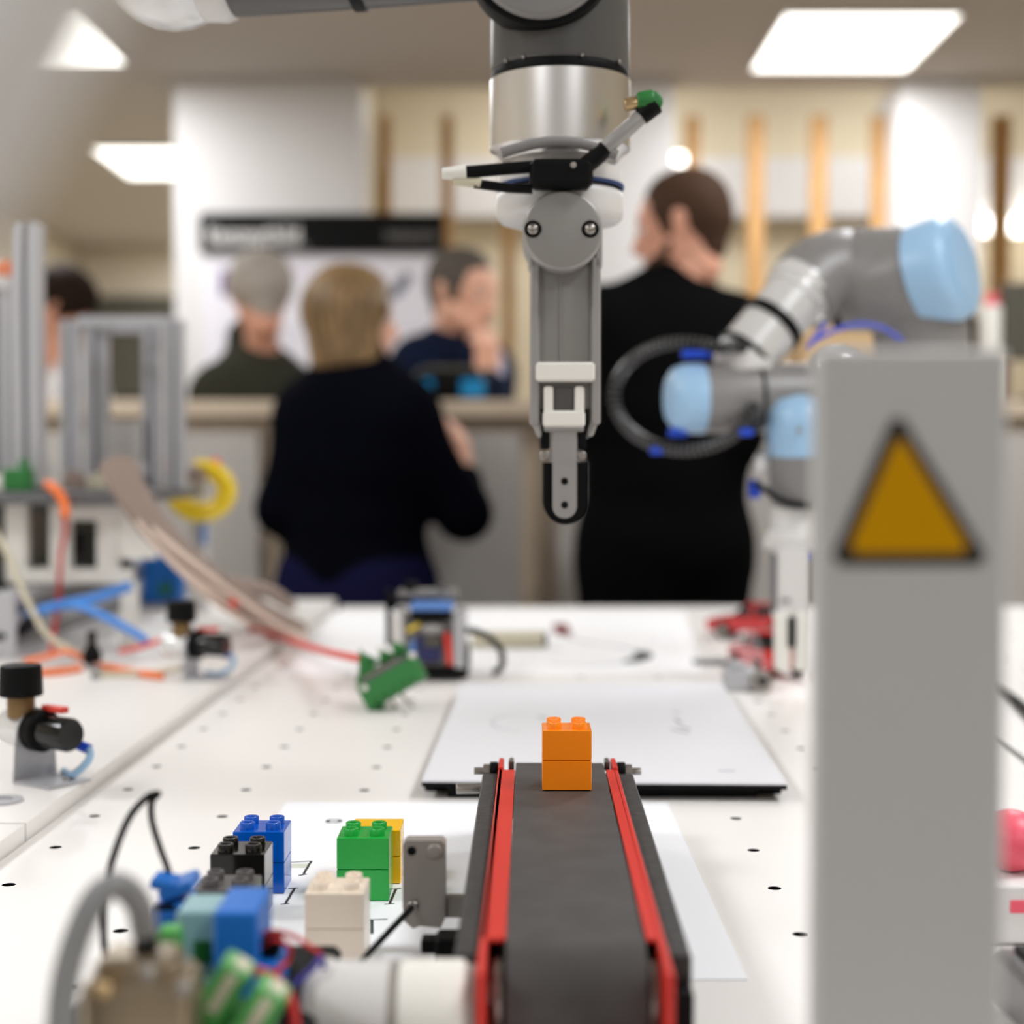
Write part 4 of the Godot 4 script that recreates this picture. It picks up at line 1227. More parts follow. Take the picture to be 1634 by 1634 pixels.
	part(pa, "rib", Shape.new().box(G.call(893, 522) + Vector3(0, 0, 0.0195), Vector3(0.0012, W.call(150), 0.001), 0.0003), M.gripper_grey)
	part(o, "cross_block", Shape.new().box(G.call(900, 597) + Vector3(0, 0, 0.016), Vector3(W.call(92), W.call(30), 0.030), 0.002), M.off_white, "white cross block")
	part(pa, "gap", Shape.new().box(G.call(900, 650) + Vector3(0, 0, 0.0), Vector3(W.call(76), W.call(76), 0.02), 0.001), M.black)
	var kk := part(o, "knuckle", Shape.new().box(G.call(898, 670) + Vector3(0, 0, 0.02), Vector3(W.call(66), W.call(26), 0.02), 0.002), M.off_white)
	for e in [874.0, 922.0]:
		part(kk, "prong", Shape.new().box(G.call(e, 642) + Vector3(0, 0, 0.02), Vector3(W.call(15), W.call(46), 0.018), 0.0015), M.off_white)
	part(kk, "sensor_window", Shape.new().box(G.call(898, 638) + Vector3(0, 0, 0.016), Vector3(W.call(32), W.call(36), 0.018), 0.001), M.grey_plastic)
	part(kk, "under_block", Shape.new().box(G.call(898, 684) + Vector3(0, 0, 0.018), Vector3(W.call(62), W.call(12), 0.02), 0.001), M.gripper_grey)
	for f in [0, 1]:
		var dz: float = 0.022 - 0.05 * f
		var fg := part(o, "finger", Shape.new().box(G.call(899, 716) + Vector3(0, 0, dz), Vector3(W.call(40), W.call(64), 0.010), 0.0015), M.gripper_grey)
		for e in [869.0, 926.0]:
			part(fg, "link_bar", Shape.new().box(G.call(e, 700) + Vector3(0, 0, dz - 0.002), Vector3(W.call(14), W.call(34), 0.008), 0.001), M.black)
			part(fg, "pivot_pin", Shape.new().cyl(G.call(e, 727) + Vector3(0, 0, dz - 0.004), G.call(e, 727) + Vector3(0, 0, dz + 0.004), 0.0035, -1, 0.0008, 14), M.steel)
		var pad := PackedVector2Array()
		var pw: float = W.call(33)
		for i in 17:
			pad.append(Vector2.from_angle(PI + PI * i / 16) * pw)
		pad.append(Vector2(pw, W.call(64))); pad.append(Vector2(-pw, W.call(64)))
		part(fg, "rubber_tip", Shape.new().prism(pad, -0.005, 0.004, Transform3D(Basis(), G.call(900, 802) + Vector3(0, 0, dz)), true), M.rubber)
		var pl := PackedVector2Array()
		pw = W.call(19)
		for i in 17:
			pl.append(Vector2.from_angle(PI + PI * i / 16) * pw)
		pl.append(Vector2(pw, W.call(66))); pl.append(Vector2(-pw, W.call(66)))
		part(fg, "tip_plate", Shape.new().prism(pl, 0.004, 0.0062, Transform3D(Basis(), G.call(899, 806) + Vector3(0, 0, dz)), true), M.gripper_grey)
		for py in [767.0, 804.0]:
			part(fg, "screw", Shape.new().cyl(G.call(899, py) + Vector3(0, 0, dz + 0.0058), G.call(899, py) + Vector3(0, 0, dz + 0.0066), 0.0027, -1, 0.0002, 14), M.black)

# ------------------------------------------------------------------ robot arm with light blue caps
func arm_with_blue_caps() -> void:
	var D := 1.9
	var k := D / F
	var P := func(px: float, py: float, f := 0.0) -> Vector3: return at(px, py, D - f)
	var base := tb(1470, 1088)
	var o := thing("industrial_robot", "grey and silver robot arm with light blue caps reaching around the post", "robot arm", Vector3(base.x, TABLE, -D - 0.06))
	# shoulder
	var a: Vector3 = P.call(1352, 447, -0.03)
	var b: Vector3 = P.call(1520, 446, 0.03)
	var d := (b - a).normalized()
	part(o, "shoulder", Shape.new().rev(a, b, [Vector2(0, 0), Vector2(0, 80 * k), Vector2(0.012, 83 * k), Vector2(0.062, 83 * k), Vector2(0.062, 0)], 48), M.robot_grey)
	part(o, "seal_ring", Shape.new().cyl(a - d * 0.008, a + d * 0.005, 82 * k, -1, 0.001, 48), M.black)
	var cc: Vector3 = P.call(1452, 448, 0.015)
	var cd := (P.call(1530, 424, 0.05) as Vector3 - cc).normalized()
	part(o, "shoulder_body", Shape.new().cyl(cc - cd * 0.05, cc + cd * 0.016, 81 * k, -1, 0.004, 48), M.robot_grey)
	var cp := part(o, "blue_cap", Shape.new().rev(cc + cd * 0.0155, cc + cd, [Vector2(0, 0), Vector2(0, 83 * k), Vector2(0.034, 83 * k), Vector2(0.046, 78 * k), Vector2(0.051, 68 * k), Vector2(0.051, 0)], 48), M.cap_blue, "large light blue cap")
	part(cp, "cap_face", Shape.new().cyl(cc + cd * 0.066, cc + cd * 0.0685, 62 * k, -1, 0.001, 40), M.cap_blue)
	part(cp, "cap_screw", Shape.new().ball(P.call(1500, 418, 0.082), Vector3.ONE * 0.004, Basis(), 12), M.dull_steel)
	# pedestal behind the post
	var m := a.lerp(b, 0.66)
	part(o, "upper_joint", Shape.new().cyl(Vector3(m.x, m.y + 0.01, m.z), Vector3(m.x + 0.012, m.y - 0.105, m.z - 0.01), 0.056, -1, 0.012, 40), M.robot_grey)
	part(o, "upright_tube", Shape.new().cyl(Vector3(m.x + 0.012, m.y - 0.10, m.z - 0.02), Vector3(m.x + 0.012, TABLE + 0.06, m.z - 0.02), 0.044, -1, 0.003, 40), M.robot_silver)
	part(o, "base_joint", Shape.new().cyl(Vector3(m.x + 0.012, TABLE + 0.075, m.z - 0.02), Vector3(m.x + 0.012, TABLE + 0.012, m.z - 0.02), 0.062, -1, 0.006, 40), M.robot_grey)
	part(o, "base_plate", Shape.new().cyl(Vector3(m.x + 0.012, TABLE, m.z - 0.02), Vector3(m.x + 0.012, TABLE + 0.013, m.z - 0.02), 0.075, -1, 0.002, 40), M.robot_silver)
	# elbow bend and forearm tube
	var bend := curve([P.call(1358, 444, -0.03), P.call(1330, 440, -0.02), P.call(1298, 452, -0.01), P.call(1275, 478, 0.0)], 6)
	part(o, "elbow", Shape.new().tube(bend, 80 * k, 32, 62 * k), M.robot_grey)
	var t0: Vector3 = P.call(1288, 452, 0.0)
	var t1: Vector3 = P.call(1186, 572, 0.03)
	var td := (t1 - t0).normalized()
	var L := t0.distance_to(t1)
	var fa := part(o, "forearm_tube", Shape.new().rev(t0, t1, [Vector2(0, 0), Vector2(0, 56 * k), Vector2(0.024, 56 * k), Vector2(0.028, 49 * k), Vector2(L, 47 * k), Vector2(L, 0)], 40), M.robot_silver, "silver forearm tube")
	part(fa, "clamp_ring", Shape.new().cyl(t0 + td * (L * 0.50), t0 + td * (L * 0.60), 52 * k, -1, 0.001, 40), M.black)
	part(fa, "clamp_ring", Shape.new().cyl(t0 + td * (L * 0.93), t0 + td * (L * 0.99), 50 * k, -1, 0.001, 40), M.black)
	part(fa, "collar", Shape.new().cyl(t0 + td * 0.006, t0 + td * 0.013, 58 * k, -1, 0.001, 40), M.robot_light)
	# wrist one
	var w0: Vector3 = P.call(1310, 634, 0.03)
	var w1: Vector3 = P.call(1112, 636, 0.05)
	var wd := (w1 - w0).normalized()
	var wl := w0.distance_to(w1)
	part(o, "wrist_joint", Shape.new().cyl(w0, w1, 54 * k, -1, 0.006, 40), M.robot_grey)
	part(o, "wrist_joint", Shape.new().cyl(P.call(1190, 600, 0.035), P.call(1186, 560, 0.03), 48 * k, 46 * k, 0.002, 32), M.robot_light)
	part(o, "seal_ring", Shape.new().cyl(w0 + wd * (wl * 0.51), w0 + wd * (wl * 0.545), 55 * k, -1, 0.001, 40), M.black)
	part(o, "blue_cap", Shape.new().rev(w0 + wd * (wl - 0.006), w1 + wd, [Vector2(0, 0), Vector2(0, 55 * k), Vector2(0.022, 54 * k), Vector2(0.034, 48 * k), Vector2(0.041, 34 * k), Vector2(0.042, 0)], 40), M.cap_blue, "light blue wrist cap inside the hose loop")
	# wrist two, upright
	var v0: Vector3 = P.call(1281, 806, 0.06)
	var v1: Vector3 = P.call(1277, 640, 0.075)
	var vd := (v1 - v0).normalized()
	var vl := v0.distance_to(v1)
	part(o, "wrist_joint", Shape.new().cyl(v0, v0 + vd * (vl * 0.60), 51 * k, -1, 0.004, 40), M.robot_grey)
	var c2 := part(o, "blue_cap", Shape.new().rev(v0 + vd * (vl * 0.5), v1, [Vector2(0, 0), Vector2(0, 52 * k), Vector2(0.036, 52 * k), Vector2(0.052, 47 * k), Vector2(0.064, 34 * k), Vector2(0.069, 0)], 40), M.cap_blue, "light blue cap of the upright wrist")
	part(c2, "cap_screw", Shape.new().ball(P.call(1276, 686, 0.114), Vector3.ONE * 0.0035, Basis(), 10), M.dull_steel)
	part(o, "ball_fitting", Shape.new().ball(P.call(1217, 738, 0.06), Vector3(0.011, 0.013, 0.011), Basis(), 20), M.robot_silver)
	part(o, "cable_tie", Shape.new().box(P.call(1205, 780, 0.06), Vector3(0.013, 0.022, 0.006), 0.002), M.tie_blue)
	part(o, "seal_ring", Shape.new().tube(curve([P.call(1204, 770, 0.06), P.call(1222, 782, 0.085), P.call(1255, 802, 0.10), P.call(1300, 808, 0.10)]), 0.004, 10), M.black)
	# tool
	part(o, "tool_flange", Shape.new().cyl(P.call(1270, 850, 0.06), P.call(1272, 804, 0.06), 40 * k, -1, 0.002, 36), M.robot_silver)
	part(o, "tool_flange", Shape.new().cyl(P.call(1266, 878, 0.06), P.call(1268, 846, 0.06), 47 * k, 42 * k, 0.005, 36), M.robot_light)
	part(o, "cable_tie", Shape.new().box(P.call(1283, 888, 0.10), Vector3(0.024, 0.009, 0.006), 0.002), M.tie_blue)
	var tl := part(o, "gripper_body", Shape.new().box(P.call(1262, 932, 0.085), Vector3(50 * k, 112 * k, 0.045), 0.004), M.robot_light)
	part(tl, "side_strip", Shape.new().box(P.call(1236, 930, 0.085), Vector3(7 * k, 90 * k, 0.03), 0.002), M.aluminium_dark)
	part(tl, "socket", Shape.new().box(P.call(1253, 958, 0.109), Vector3(16 * k, 6 * k, 0.003), 0.001), M.gripper_grey)
	part(o, "gripper_finger", Shape.new().box(P.call(1248, 1022, 0.10), Vector3(22 * k, 90 * k, 0.02), 0.002), M.off_white)
	part(o, "gripper_finger", Shape.new().box(P.call(1278, 1022, 0.10), Vector3(22 * k, 90 * k, 0.02), 0.002), M.off_white)
	part(o, "finger_slot", Shape.new().box(P.call(1262, 1008, 0.106), Vector3(11 * k, 46 * k, 0.014), 0.001), M.black)
	# hose loop
	var hp := []
	for i in 31:
		var an := deg_to_rad(62.0) + TAU * 0.80 * i / 30.0
		hp.append(P.call(1092 + 112 * cos(an), 632 - 86 * sin(an), 0.06 + 0.035 * cos(an)))
	hp.push_front(P.call(1178, 552, 0.07))
	hp.push_front(P.call(1200, 560, 0.045))
	hp.append(P.call(1205, 685, 0.08))
	var hs := part(o, "hose", Shape.new().tube(curve(hp, 4), 8.4 * k, 14), M.black_gloss, "black corrugated hose loop")
	var cv := curve(hp, 4)
	var ribs := Shape.new()
	var acc := 0.0
	for i in range(1, cv.size()):
		acc += cv[i].distance_to(cv[i - 1])
		if acc > 0.0055:
			acc = 0.0
			var dd: Vector3 = (cv[i] - cv[i - 1]).normalized()
			ribs.cyl(cv[i] - dd * 0.0013, cv[i] + dd * 0.0013, 9.9 * k, -1, 0.0, 14)
	part(hs, "hose_ribs", ribs, M.hose_rib)
	for e in [[1112, 565, 0.036, 0.008], [1082, 690, 0.022, 0.010], [1190, 690, 0.016, 0.008], [1048, 719, 0.015, 0.009]]:
		part(hs, "cable_tie", Shape.new().box(P.call(e[0], e[1], 0.06 + 0.035 * (e[0] - 1092) / 112.0), Vector3(e[2], e[3], 0.017), 0.002), M.tie_blue)
	var bc := []
	for e in [[1440, 545], [1412, 525], [1375, 517], [1335, 526], [1300, 544], [1289, 556], [1300, 540], [1318, 515]]:
		bc.append(P.call(e[0], e[1], 0.06))
	part(o, "blue_cable", Shape.new().tube(curve(bc, 5), 0.0028, 8), M.cable_blue, "thin blue cable")
	part(o, "side_dome", Shape.new().ball(P.call(1336, 596, 0.02), Vector3(0.035, 0.033, 0.03), Basis(), 24), M.robot_silver)

# ------------------------------------------------------------------ small things on the far half of the table
func table_gadgets() -> void:
	# green terminal board standing tilted on its pins
	var D := 1.69
	var k := D / F
	var P := func(px: float, py: float, f := 0.0) -> Vector3: return at(px, py, D - f)
	var base := tb(625, 1133)
	var o := thing("circuit_board", "green terminal board tilted on its side, fed by a red cable", "circuit board", Vector3(base.x, TABLE, base.z))
	var bs := Basis(Vector3.BACK, 0.52) * Basis(Vector3.RIGHT, -0.25)
	var c: Vector3 = P.call(626, 1088)
	part(o, "body", Shape.new().box(c, Vector3(106 * k, 40 * k, 0.030), 0.002, bs), M.board_green)
	part(o, "back_row", Shape.new().box(c + bs * Vector3(-0.004, 26 * k, -0.016), Vector3(96 * k, 26 * k, 0.012), 0.002, bs), M.board_green)
	part(o, "grey_strip", Shape.new().box(c + bs * Vector3(0, 19 * k, 0.008), Vector3(84 * k, 9 * k, 0.014), 0.001, bs), M.grey_plastic)
	part(o, "pale_strip", Shape.new().box(c + bs * Vector3(-0.004, 24 * k, 0.004), Vector3(64 * k, 8 * k, 0.008), 0.001, bs), M.sleeve)
	for i in 6:
		part(o, "terminal", Shape.new().box(c + bs * Vector3((i - 2.5) * 17 * k, -19 * k, 0.012), Vector3(12 * k, 14 * k, 0.012), 0.001, bs), M.board_green)
	var spk := PackedVector2Array([Vector2(0, 0), Vector2(40 * k, 0), Vector2(8 * k, 52 * k)])
	part(o, "end_plate", Shape.new().prism(spk, -0.006, 0.006, Transform3D(Basis(Vector3.BACK, 0.1), P.call(572, 1088, -0.004))), M.board_green)
	for e in [[596, 1062, 0.5], [618, 1052, 0.55], [640, 1040, 0.6]]:
		part(o, "tooth", Shape.new().prism(PackedVector2Array([Vector2(-13 * k, 0), Vector2(13 * k, 0), Vector2(-3 * k, 22 * k)]), -0.007, 0.005, Transform3D(Basis(Vector3.BACK, e[2]), P.call(e[0], e[1], -0.012))), M.board_green)
	for e in [[606, 1036], [582, 1098], [658, 1046]]:
		part(o, "white_plug", Shape.new().box(P.call(e[0], e[1], 0.012), Vector3(11 * k, 10 * k, 0.008), 0.002), M.off_white)
	for e in [[[600, 1112], [606, 1130]], [[640, 1108], [660, 1136]], [[625, 1118], [632, 1134]]]:
		var q: Vector3 = P.call(e[0][0], e[0][1], 0.005)
		var q2: Vector3 = P.call(e[1][0], e[1][1], 0.0)
		q2.y = TABLE + 0.0015
		part(o, "pin_leg", Shape.new().cyl(q, q2, 0.0016, -1, 0, 8), M.dull_steel)
	var low := c + bs * Vector3(-0.034, -14 * k, 0)
	part(o, "foot", Shape.new().box(Vector3(low.x + 0.008, (low.y + TABLE) / 2, low.z), Vector3(0.018, maxf(0.004, low.y - TABLE + 0.004), 0.02), 0.001), M.board_green)
	# small robot vehicle
	var D2 := 1.93
	var k2 := D2 / F
	var Q := func(px: float, py: float, f := 0.0) -> Vector3: return at(px, py, D2 - f)
	var vb: Vector3 = Q.call(682, 1070)
	var r := thing("robot_vehicle", "small grey robot vehicle with a blue-topped display and red side piece", "toy robot", Vector3(vb.x, TABLE, -D2 - 0.03))
	var zc := -D2 - 0.03
	part(r, "chassis", Shape.new().box(Vector3(Q.call(690, 0).x, TABLE + 0.030, zc), Vector3(104 * k2, 0.030, 0.10), 0.004), M.gripper_dark)
	part(r, "body", Shape.new().box(Q.call(688, 1022, -0.03), Vector3(100 * k2, 84 * k2, 0.085), 0.005), M.gripper_grey)
	for s in [640.0, 736.0]:
		var x: float = Q.call(s, 0).x
		part(r, "wheel", Shape.new().cyl(Vector3(x - 0.008, TABLE + 0.019, zc + 0.03), Vector3(x + 0.008, TABLE + 0.019, zc + 0.03), 0.019, -1, 0.004, 24), M.rubber)
		part(r, "wheel", Shape.new().cyl(Vector3(x - 0.008, TABLE + 0.019, zc - 0.04), Vector3(x + 0.008, TABLE + 0.019, zc - 0.04), 0.019, -1, 0.004, 24), M.rubber)
		part(r, "side_panel", Shape.new().box(Q.call(s - 2.0, 1018, -0.02), Vector3(20 * k2, 92 * k2, 0.10), 0.004), M.robot_light if s < 700 else M.aluminium)
	part(r, "bumper", Shape.new().box(Vector3(Q.call(706, 0).x, TABLE + 0.011, zc + 0.052), Vector3(66 * k2, 0.014, 0.02), 0.003), M.black)
	part(r, "display", Shape.new().box(Q.call(688, 979, 0.0), Vector3(64 * k2, 14 * k2, 0.06), 0.002), M.black)
	part(r, "display_top", Shape.new().box(Q.call(690, 966, 0.0), Vector3(68 * k2, 11 * k2, 0.062), 0.002), M.display_blue)
	part(r, "top_frame", Shape.new().box(Q.call(683, 946, -0.03), Vector3(98 * k2, 13 * k2, 0.03), 0.003), M.gripper_dark)
	for e in [[655, 938, 22], [706, 941, 16], [628, 962, 14]]:
		part(r, "top_block", Shape.new().box(Q.call(e[0], e[1], -0.03), Vector3(e[2] * k2, 20 * k2, 0.028), 0.003), M.black if e[0] != 706 else M.grey_plastic)
	part(r, "post", Shape.new().box(Q.call(620, 985, -0.01), Vector3(9 * k2, 92 * k2, 0.012), 0.002), M.black)
	part(r, "core", Shape.new().box(Q.call(686, 1033, 0.012), Vector3(38 * k2, 44 * k2, 0.03), 0.003), M.deep_blue)
	part(r, "core_face", Shape.new().box(Q.call(690, 1024, 0.0285), Vector3(26 * k2, 17 * k2, 0.003), 0.001), M.dark_panel)
	part(r, "dome", Shape.new().ball(Q.call(690, 1003, 0.01), Vector3(24 * k2, 15 * k2, 0.02), Basis(), 20), M.gripper_grey)
	part(r, "red_piece", Shape.new().box(Q.call(716, 1036, 0.02), Vector3(11 * k2, 54 * k2, 0.016), 0.003, Basis(Vector3.BACK, 0.12)), M.tube_red)
	part(r, "yellow_piece", Shape.new().box(Q.call(660, 1001, 0.02), Vector3(24 * k2, 6 * k2, 0.008), 0.001, Basis(Vector3.BACK, 0.55)), M.yellow_cable)
	part(r, "blue_piece", Shape.new().box(Q.call(659, 1032, 0.02), Vector3(9 * k2, 20 * k2, 0.012), 0.002), M.display_blue)
	var cb := []
	for e in [[722, 1006], [752, 1006], [782, 1018], [800, 1040], [800, 1064], [786, 1084]]:
		cb.append(Q.call(e[0], e[1], 0.0))
	cb[5].y = TABLE + 0.006
	part(r, "cable", Shape.new().tube(curve(cb, 6), 0.0042, 10), M.black, "black cable loop")
	# metal rod lying behind it
	var rz := tb(820, 1036).z
	var ry := TABLE + 0.0128
	var x0 := tb(752, 1036).x
	var x1 := tb(874, 1036).x
	var rod := thing("metal_cylinder", "beige metal cylinder with a dark end lying beside the robot vehicle", "cylinder", Vector3((x0 + x1) / 2, TABLE, rz - 0.011))
	part(rod, "barrel", Shape.new().cyl(Vector3(x0, ry, rz - 0.011), Vector3(x1 - 0.006, ry, rz - 0.011), 0.0122, -1, 0.001, 24), M.tube_beige)
	part(rod, "band", Shape.new().cyl(Vector3(lerpf(x0, x1, 0.60), ry, rz - 0.011), Vector3(lerpf(x0, x1, 0.66), ry, rz - 0.011), 0.0113, -1, 0.0005, 24), M.dull_steel)
	part(rod, "end_cap", Shape.new().cyl(Vector3(x1 - 0.0065, ry, rz - 0.011), Vector3(x1, ry, rz - 0.011), 0.0105, -1, 0.001, 24), M.grey_plastic)
	# toy cars
	var car := make_car()
	car.position = tb(1194, 1026) + Vector3(0.016, 0, -0.06)
	car.rotation.y = deg_to_rad(65)
	car.scale = Vector3.ONE * 1.34
	var c2 := copy(car, "toy_car", "glossy red toy car in front, pointing at the viewer beside the gripper", tb(1232, 1086) + Vector3(0.004, 0, -0.065), deg_to_rad(12))
	c2.scale = Vector3.ONE * 1.34
	# silver machined part and flat bar
	var g := tb(1190, 1104)
	var gp := thing("machined_part", "silver machined part with round wheels lying before the red toy cars", "machine part", Vector3(g.x, TABLE, g.z))
	part(gp, "body", Shape.new().box(Vector3(g.x - 0.004, TABLE + 0.0125, g.z - 0.015), Vector3(0.042, 0.025, 0.03), 0.004), M.aluminium)
	part(gp, "wheel", Shape.new().cyl(Vector3(g.x + 0.018, TABLE + 0.013, g.z - 0.004), Vector3(g.x + 0.018, TABLE + 0.013, g.z + 0.008), 0.0128, -1, 0.002, 24), M.steel)
	part(gp, "hub", Shape.new().cyl(Vector3(g.x + 0.018, TABLE + 0.013, g.z + 0.008), Vector3(g.x + 0.018, TABLE + 0.013, g.z + 0.012), 0.005, -1, 0.001, 16), M.black)
	part(gp, "cap", Shape.new().cyl(Vector3(g.x - 0.008, TABLE + 0.025, g.z - 0.015), Vector3(g.x - 0.008, TABLE + 0.033, g.z - 0.015), 0.010, -1, 0.002, 20), M.aluminium)
	var b0 := tb(1106, 1060)
	var b1 := tb(1192, 1060)
	single("flat_bar", Shape.new().box((b0 + b1) / 2 + Vector3(0, 0.003, 0), Vector3(b1.x - b0.x, 0.006, 0.02), 0.001), M.aluminium_dark, "flat grey metal bar lying next to the silver machined part", "bar", (b0 + b1) / 2)

func make_car() -> Node3D:
	var o := thing("toy_car", "glossy red toy car behind, seen from its side", "toy car", Vector3(0, 0, 0), "red toy cars", 0.0001)
	var xf := Transform3D(Basis(Vector3.FORWARD, Vector3.UP, Vector3.RIGHT), Vector3.ZERO)
	var body := PackedVector2Array([Vector2(-0.047, 0.010), Vector2(0.047, 0.009), Vector2(0.049, 0.016), Vector2(0.046, 0.022), Vector2(0.022, 0.026), Vector2(-0.040, 0.027), Vector2(-0.048, 0.024), Vector2(-0.049, 0.014)])
	part(o, "body", Shape.new().prism(body, -0.021, 0.021, xf, true), M.car_red)
	var cab := PackedVector2Array([Vector2(0.022, 0.0255), Vector2(0.006, 0.038), Vector2(-0.020, 0.039), Vector2(-0.036, 0.0265)])
	part(o, "windows", Shape.new().prism(cab, -0.0175, 0.0175, xf), M.glass_dark)
	var rf := PackedVector2Array([Vector2(0.005, 0.0385), Vector2(0.004, 0.041), Vector2(-0.019, 0.042), Vector2(-0.022, 0.039)])
	part(o, "roof", Shape.new().prism(rf, -0.017, 0.017, xf), M.car_red)
	for s in [-1.0, 1.0]:
		part(o, "pillar", Shape.new().prism(PackedVector2Array([Vector2(-0.006, 0.026), Vector2(-0.002, 0.026), Vector2(-0.005, 0.039), Vector2(-0.009, 0.039)]), s * 0.0177, s * 0.0186, xf), M.car_red)
		part(o, "headlamp", Shape.new().ball(Vector3(s * 0.015, 0.019, -0.0475), Vector3(0.005, 0.003, 0.003), Basis(), 12), M.robot_silver)
		for z in [-0.029, 0.030]:
			var w := part(o, "wheel", Shape.new().cyl(Vector3(s * 0.014, 0.0095, z), Vector3(s * 0.0225, 0.0095, z), 0.0095, -1, 0.0015, 22), M.rubber)
			part(w, "rim", Shape.new().cyl(Vector3(s * 0.0224, 0.0095, z), Vector3(s * 0.0231, 0.0095, z), 0.006, -1, 0.0003, 18), M.steel)
	part(o, "grille", Shape.new().box(Vector3(0, 0.0145, -0.0485), Vector3(0.026, 0.005, 0.002), 0.0005), M.black)
	return o

# ------------------------------------------------------------------ air preparation units
func air_units() -> void:
	var p := Vector3(0, BOARD, 0)
	var o := thing("air_regulator", "air regulator with two black knobs on a steel bracket nearest the side board's corner", "regulator", p, "air regulators on the side board")
	var ay := BOARD + 0.040
	var c := Vector3(-0.01, ay, 0)
	part(o, "body", Shape.new().rev(Vector3(-0.045, ay, 0), Vector3(0, ay, 0), [Vector2(0, 0), Vector2(0, 0.014), Vector2(0.01, 0.0155), Vector2(0.03, 0.0155), Vector2(0.034, 0.013), Vector2(0.034, 0)], 36), M.robot_silver)
	var kb := part(o, "knob", Shape.new().rev(Vector3(-0.010, ay, 0), Vector3(1, ay, 0), [Vector2(0, 0), Vector2(0, 0.0168), Vector2(0.0105, 0.0168), Vector2(0.0125, 0.0145), Vector2(0.0125, 0)], 36), M.black)
	part(kb, "grip", Shape.new().rev(Vector3(0.002, ay, 0), Vector3(1, ay, 0), [Vector2(0, 0), Vector2(0, 0.0128), Vector2(0.029, 0.0134), Vector2(0.032, 0.0118), Vector2(0.032, 0)], 36), M.black_gloss)
	var br := PackedVector2Array([Vector2(-0.021, 0.0), Vector2(0.021, 0.0), Vector2(0.019, 0.030), Vector2(0.0165, 0.045), Vector2(0.010, 0.055), Vector2(0, 0.0585), Vector2(-0.010, 0.055), Vector2(-0.0165, 0.045), Vector2(-0.019, 0.030)])
	var bk := part(o, "bracket", Shape.new().prism(br, -0.0008, 0.0008, Transform3D(Basis(Vector3.FORWARD, Vector3.UP, Vector3.RIGHT), Vector3(-0.012, BOARD, 0))), M.aluminium)
	part(bk, "foot", Shape.new().box(Vector3(0.010, BOARD + 0.0012, 0), Vector3(0.044, 0.0022, 0.042), 0.0008), M.aluminium)
	part(bk, "slot_screw", Shape.new().cyl(Vector3(0.02, BOARD + 0.002, -0.006), Vector3(0.02, BOARD + 0.0045, -0.006), 0.003, -1, 0.0006, 14), M.steel)
	part(o, "clip", Shape.new().box(Vector3(0.006, ay + 0.0175, -0.006), Vector3(0.026, 0.005, 0.008), 0.001), M.tube_red, "red clip")
	var gz := 0.006
	part(o, "gauge_cap", Shape.new().cyl(Vector3(-0.021, ay + 0.027, gz), Vector3(-0.021, ay + 0.052, gz), 0.0175, 0.0165, 0.002, 32), M.black)
	part(o, "gauge_stem", Shape.new().cyl(Vector3(-0.021, ay + 0.010, gz), Vector3(-0.021, ay + 0.028, gz), 0.011, -1, 0.001, 24), M.brass_dark)
	part(o, "air_tube", Shape.new().tube(curve([Vector3(0.0, ay - 0.010, -0.018), Vector3(0.026, ay - 0.014, -0.022), Vector3(0.036, ay - 0.022, -0.014), Vector3(0.022, BOARD + 0.006, -0.010), Vector3(-0.004, BOARD + 0.004, -0.022)]), 0.003, 10), M.cap_blue)
	part(o, "tube_fitting", Shape.new().cyl(Vector3(0.016, ay - 0.012, -0.02), Vector3(0.028, ay - 0.015, -0.022), 0.0042, -1, 0.0006, 14), M.tie_blue)
	var w := at(62, 1170, 1.236)
	var near := Vector3(w.x, BOARD, -1.25)
	o.position = near
	o.rotation.y = deg_to_rad(-36)
	var f := at(312, 1040, 1.81)
	copy(o, "air_regulator", "air regulator with black knobs farther back, between the orange tubes and the braided sleeve", Vector3(f.x, BOARD, -1.84), deg_to_rad(-14))
	# black flow valve
	var vp := at(147, 1066, 1.93)
	var v := thing("flow_valve", "black teardrop flow valve where the orange tubes meet", "valve", Vector3(vp.x, BOARD, vp.z))
	part(v, "bulb", Shape.new().rev(Vector3(vp.x, BOARD + 0.004, vp.z), Vector3(vp.x, 9, vp.z), [Vector2(0, 0), Vector2(0.0, 0.006), Vector2(0.004, 0.0105), Vector2(0.010, 0.0125), Vector2(0.018, 0.0105), Vector2(0.026, 0.0055), Vector2(0.030, 0.004), Vector2(0.031, 0.0)], 28), M.black)
	part(v, "knob", Shape.new().cyl(Vector3(vp.x, BOARD + 0.034, vp.z), Vector3(vp.x, BOARD + 0.046, vp.z), 0.0055, -1, 0.001, 18), M.black)
	part(v, "foot", Shape.new().cyl(Vector3(vp.x, BOARD, vp.z), Vector3(vp.x, BOARD + 0.006, vp.z), 0.006, -1, 0.001, 18), M.dull_steel)

# ------------------------------------------------------------------ aluminium station
func profile(p: Node3D, called: String, a: Vector3, b: Vector3, w: float, face: Vector3) -> void:
	var d := (b - a).normalized()
	var bs := Basis(d.cross(face).normalized(), d, face.normalized())
	var l := a.distance_to(b)
	var m := part(p, called, Shape.new().box((a + b) / 2, Vector3(w, l, w), 0.0015, bs), M.aluminium)
	part(m, "groove", Shape.new().box((a + b) / 2 + bs.z * (w / 2), Vector3(w * 0.2, l * 0.985, 0.0016), 0, bs), M.aluminium_dark)

